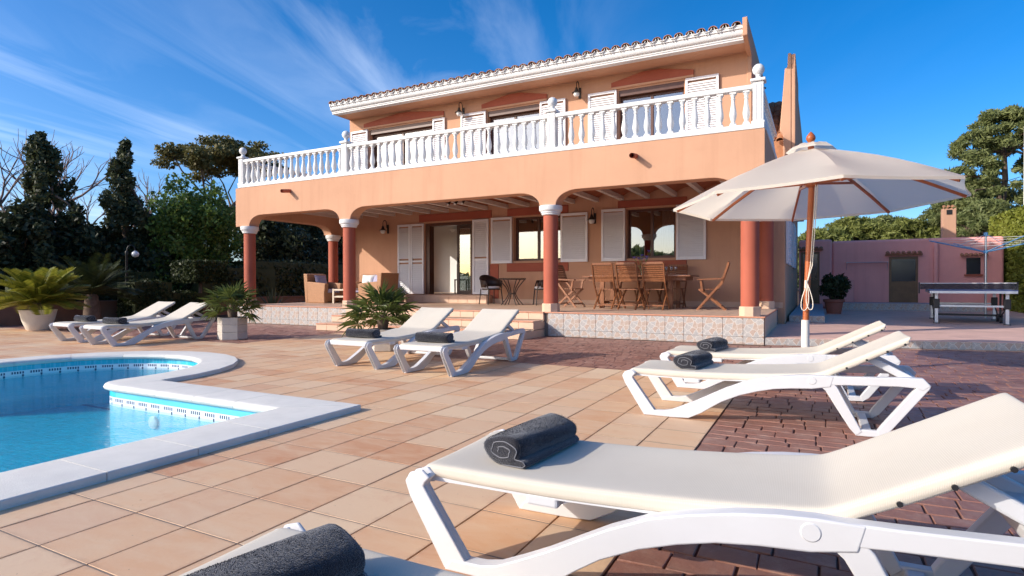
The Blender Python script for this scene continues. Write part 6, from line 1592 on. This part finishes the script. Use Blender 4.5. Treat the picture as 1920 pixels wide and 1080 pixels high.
cr = empty('potted_cycad', (cp0[0], cp0[1], 0.0005), 0, 'large yellow green cycad in a round cream pot at the left', 'potted plant')
m = MB(); m.lathe([(0.20, 0.0), (0.23, 0.03), (0.30, 0.22), (0.345, 0.42), (0.36, 0.47), (0.335, 0.47), (0.32, 0.40)], 28); pass
mat('planter_cream', (0.70, 0.64, 0.54), 0.75, 0.06, 5, 80, 0.2, 0.002, spec=0.2); m.build('pot', 'planter_cream', cr, 40)
m = MB(); m.lathe([(0.32, 0.40), (0.32, 0.43)], 20); m.build('soil', 'soil', cr)
m = MB(); m.lathe([(0.13, 0.42), (0.15, 0.52), (0.11, 0.62), (0.05, 0.68)], 14); m.build('stem', 'bark', cr, 60)
cycad(cr, 0.60, 52, 1.04, cyc_me, 3)
q = pl_(172, -17.3)
cd = empty('cycad', (q[0], q[1], -0.02), 0, 'dark cycad on a short trunk growing before the garden wall', 'plant')
m = MB(); m.lathe([(0.20, 0.0), (0.19, 0.4), (0.15, 0.75), (0.06, 0.85)], 14); m.build('trunk', 'bark', cd, 60); cycad(cd, 0.80, 34, 1.25, cyd_me, 6)
# spiky plants beyond the porch
def spiky(loc, label, n, l, seed):
    rg = random.Random(seed); root = empty('spiky_plant', loc, 0, label, 'plant', 'spiky leaved plants beyond the porch')
    for k in range(n):
        az = k*2.399; el = R(82-68*(k/n)+rg.uniform(-5, 5)); ll = l*rg.uniform(0.8, 1.1); w_ = 0.028*l/0.8
        d = Vector((math.cos(az)*math.cos(el), math.sin(az)*math.cos(el), math.sin(el))); s = Vector((-math.sin(az), math.cos(az), 0)); m = MB(); pr = []
        for i in range(5):
            t = i/4; p = d*ll*t-Vector((0, 0, 0.22*ll*t*t*math.cos(el))); ww = w_*(1-t)**0.6*(0.6+1.2*min(t, 0.4)); pr.append((p+s*ww, p-Vector((0, 0, ww*0.5)), p-s*ww))
        for a_ in pr: m.v += [tuple(x) for x in a_]
        for i in range(4): m.f += [(i*3, i*3+1, i*3+4, i*3+3), (i*3+1, i*3+2, i*3+5, i*3+4)]
        link('leaf', m.mesh('leaf', 'leaf_agave', 60, fix=False), root, loc=(0, 0, 0.05))
for (x, X, n, l, lab, sd) in ((510, -16.4, 44, 1.05, 'grey green spiky plant seen through the left porch arch', 1), (592, -17.2, 36, 1.2, 'spiky plant behind the left wicker armchair', 2)):
    q = pl_(x, X); spiky((q[0], q[1], 0.0), lab, n, l, sd)
# potted shrub on the terrace
sr = empty('potted_shrub', (0.43, 20.0, TZ+0.001), 0, 'bushy dark shrub in a terracotta pot beside the outbuilding door', 'potted plant')
m = MB(); m.lathe([(0.19, 0.0), (0.25, 0.34), (0.29, 0.36), (0.29, 0.43), (0.26, 0.43), (0.24, 0.38)], 24); m.build('pot', 'terracotta_pot', sr, 40)
m = MB(); m.lathe([(0.24, 0.36), (0.24, 0.40)], 16); m.build('soil', 'soil', sr)
m = MB()
for k in range(9): a = k*0.7; limb(m, (0.04*math.cos(a), 0.04*math.sin(a), 0.38), (0.38*math.cos(a), 0.38*math.sin(a), 0.85), 0.012, 0.005, 5)
m.build('branches', 'bark', sr)
c, r = dome_clumps(1, 0.36, 0.30, 40, 0.82, 0.15); v, f = leaf_quads(blob_points(c, r, 3500), 0.045, 2.6); link('foliage', big_mesh('foliage', v, f, 'leaf_shrub'), sr)
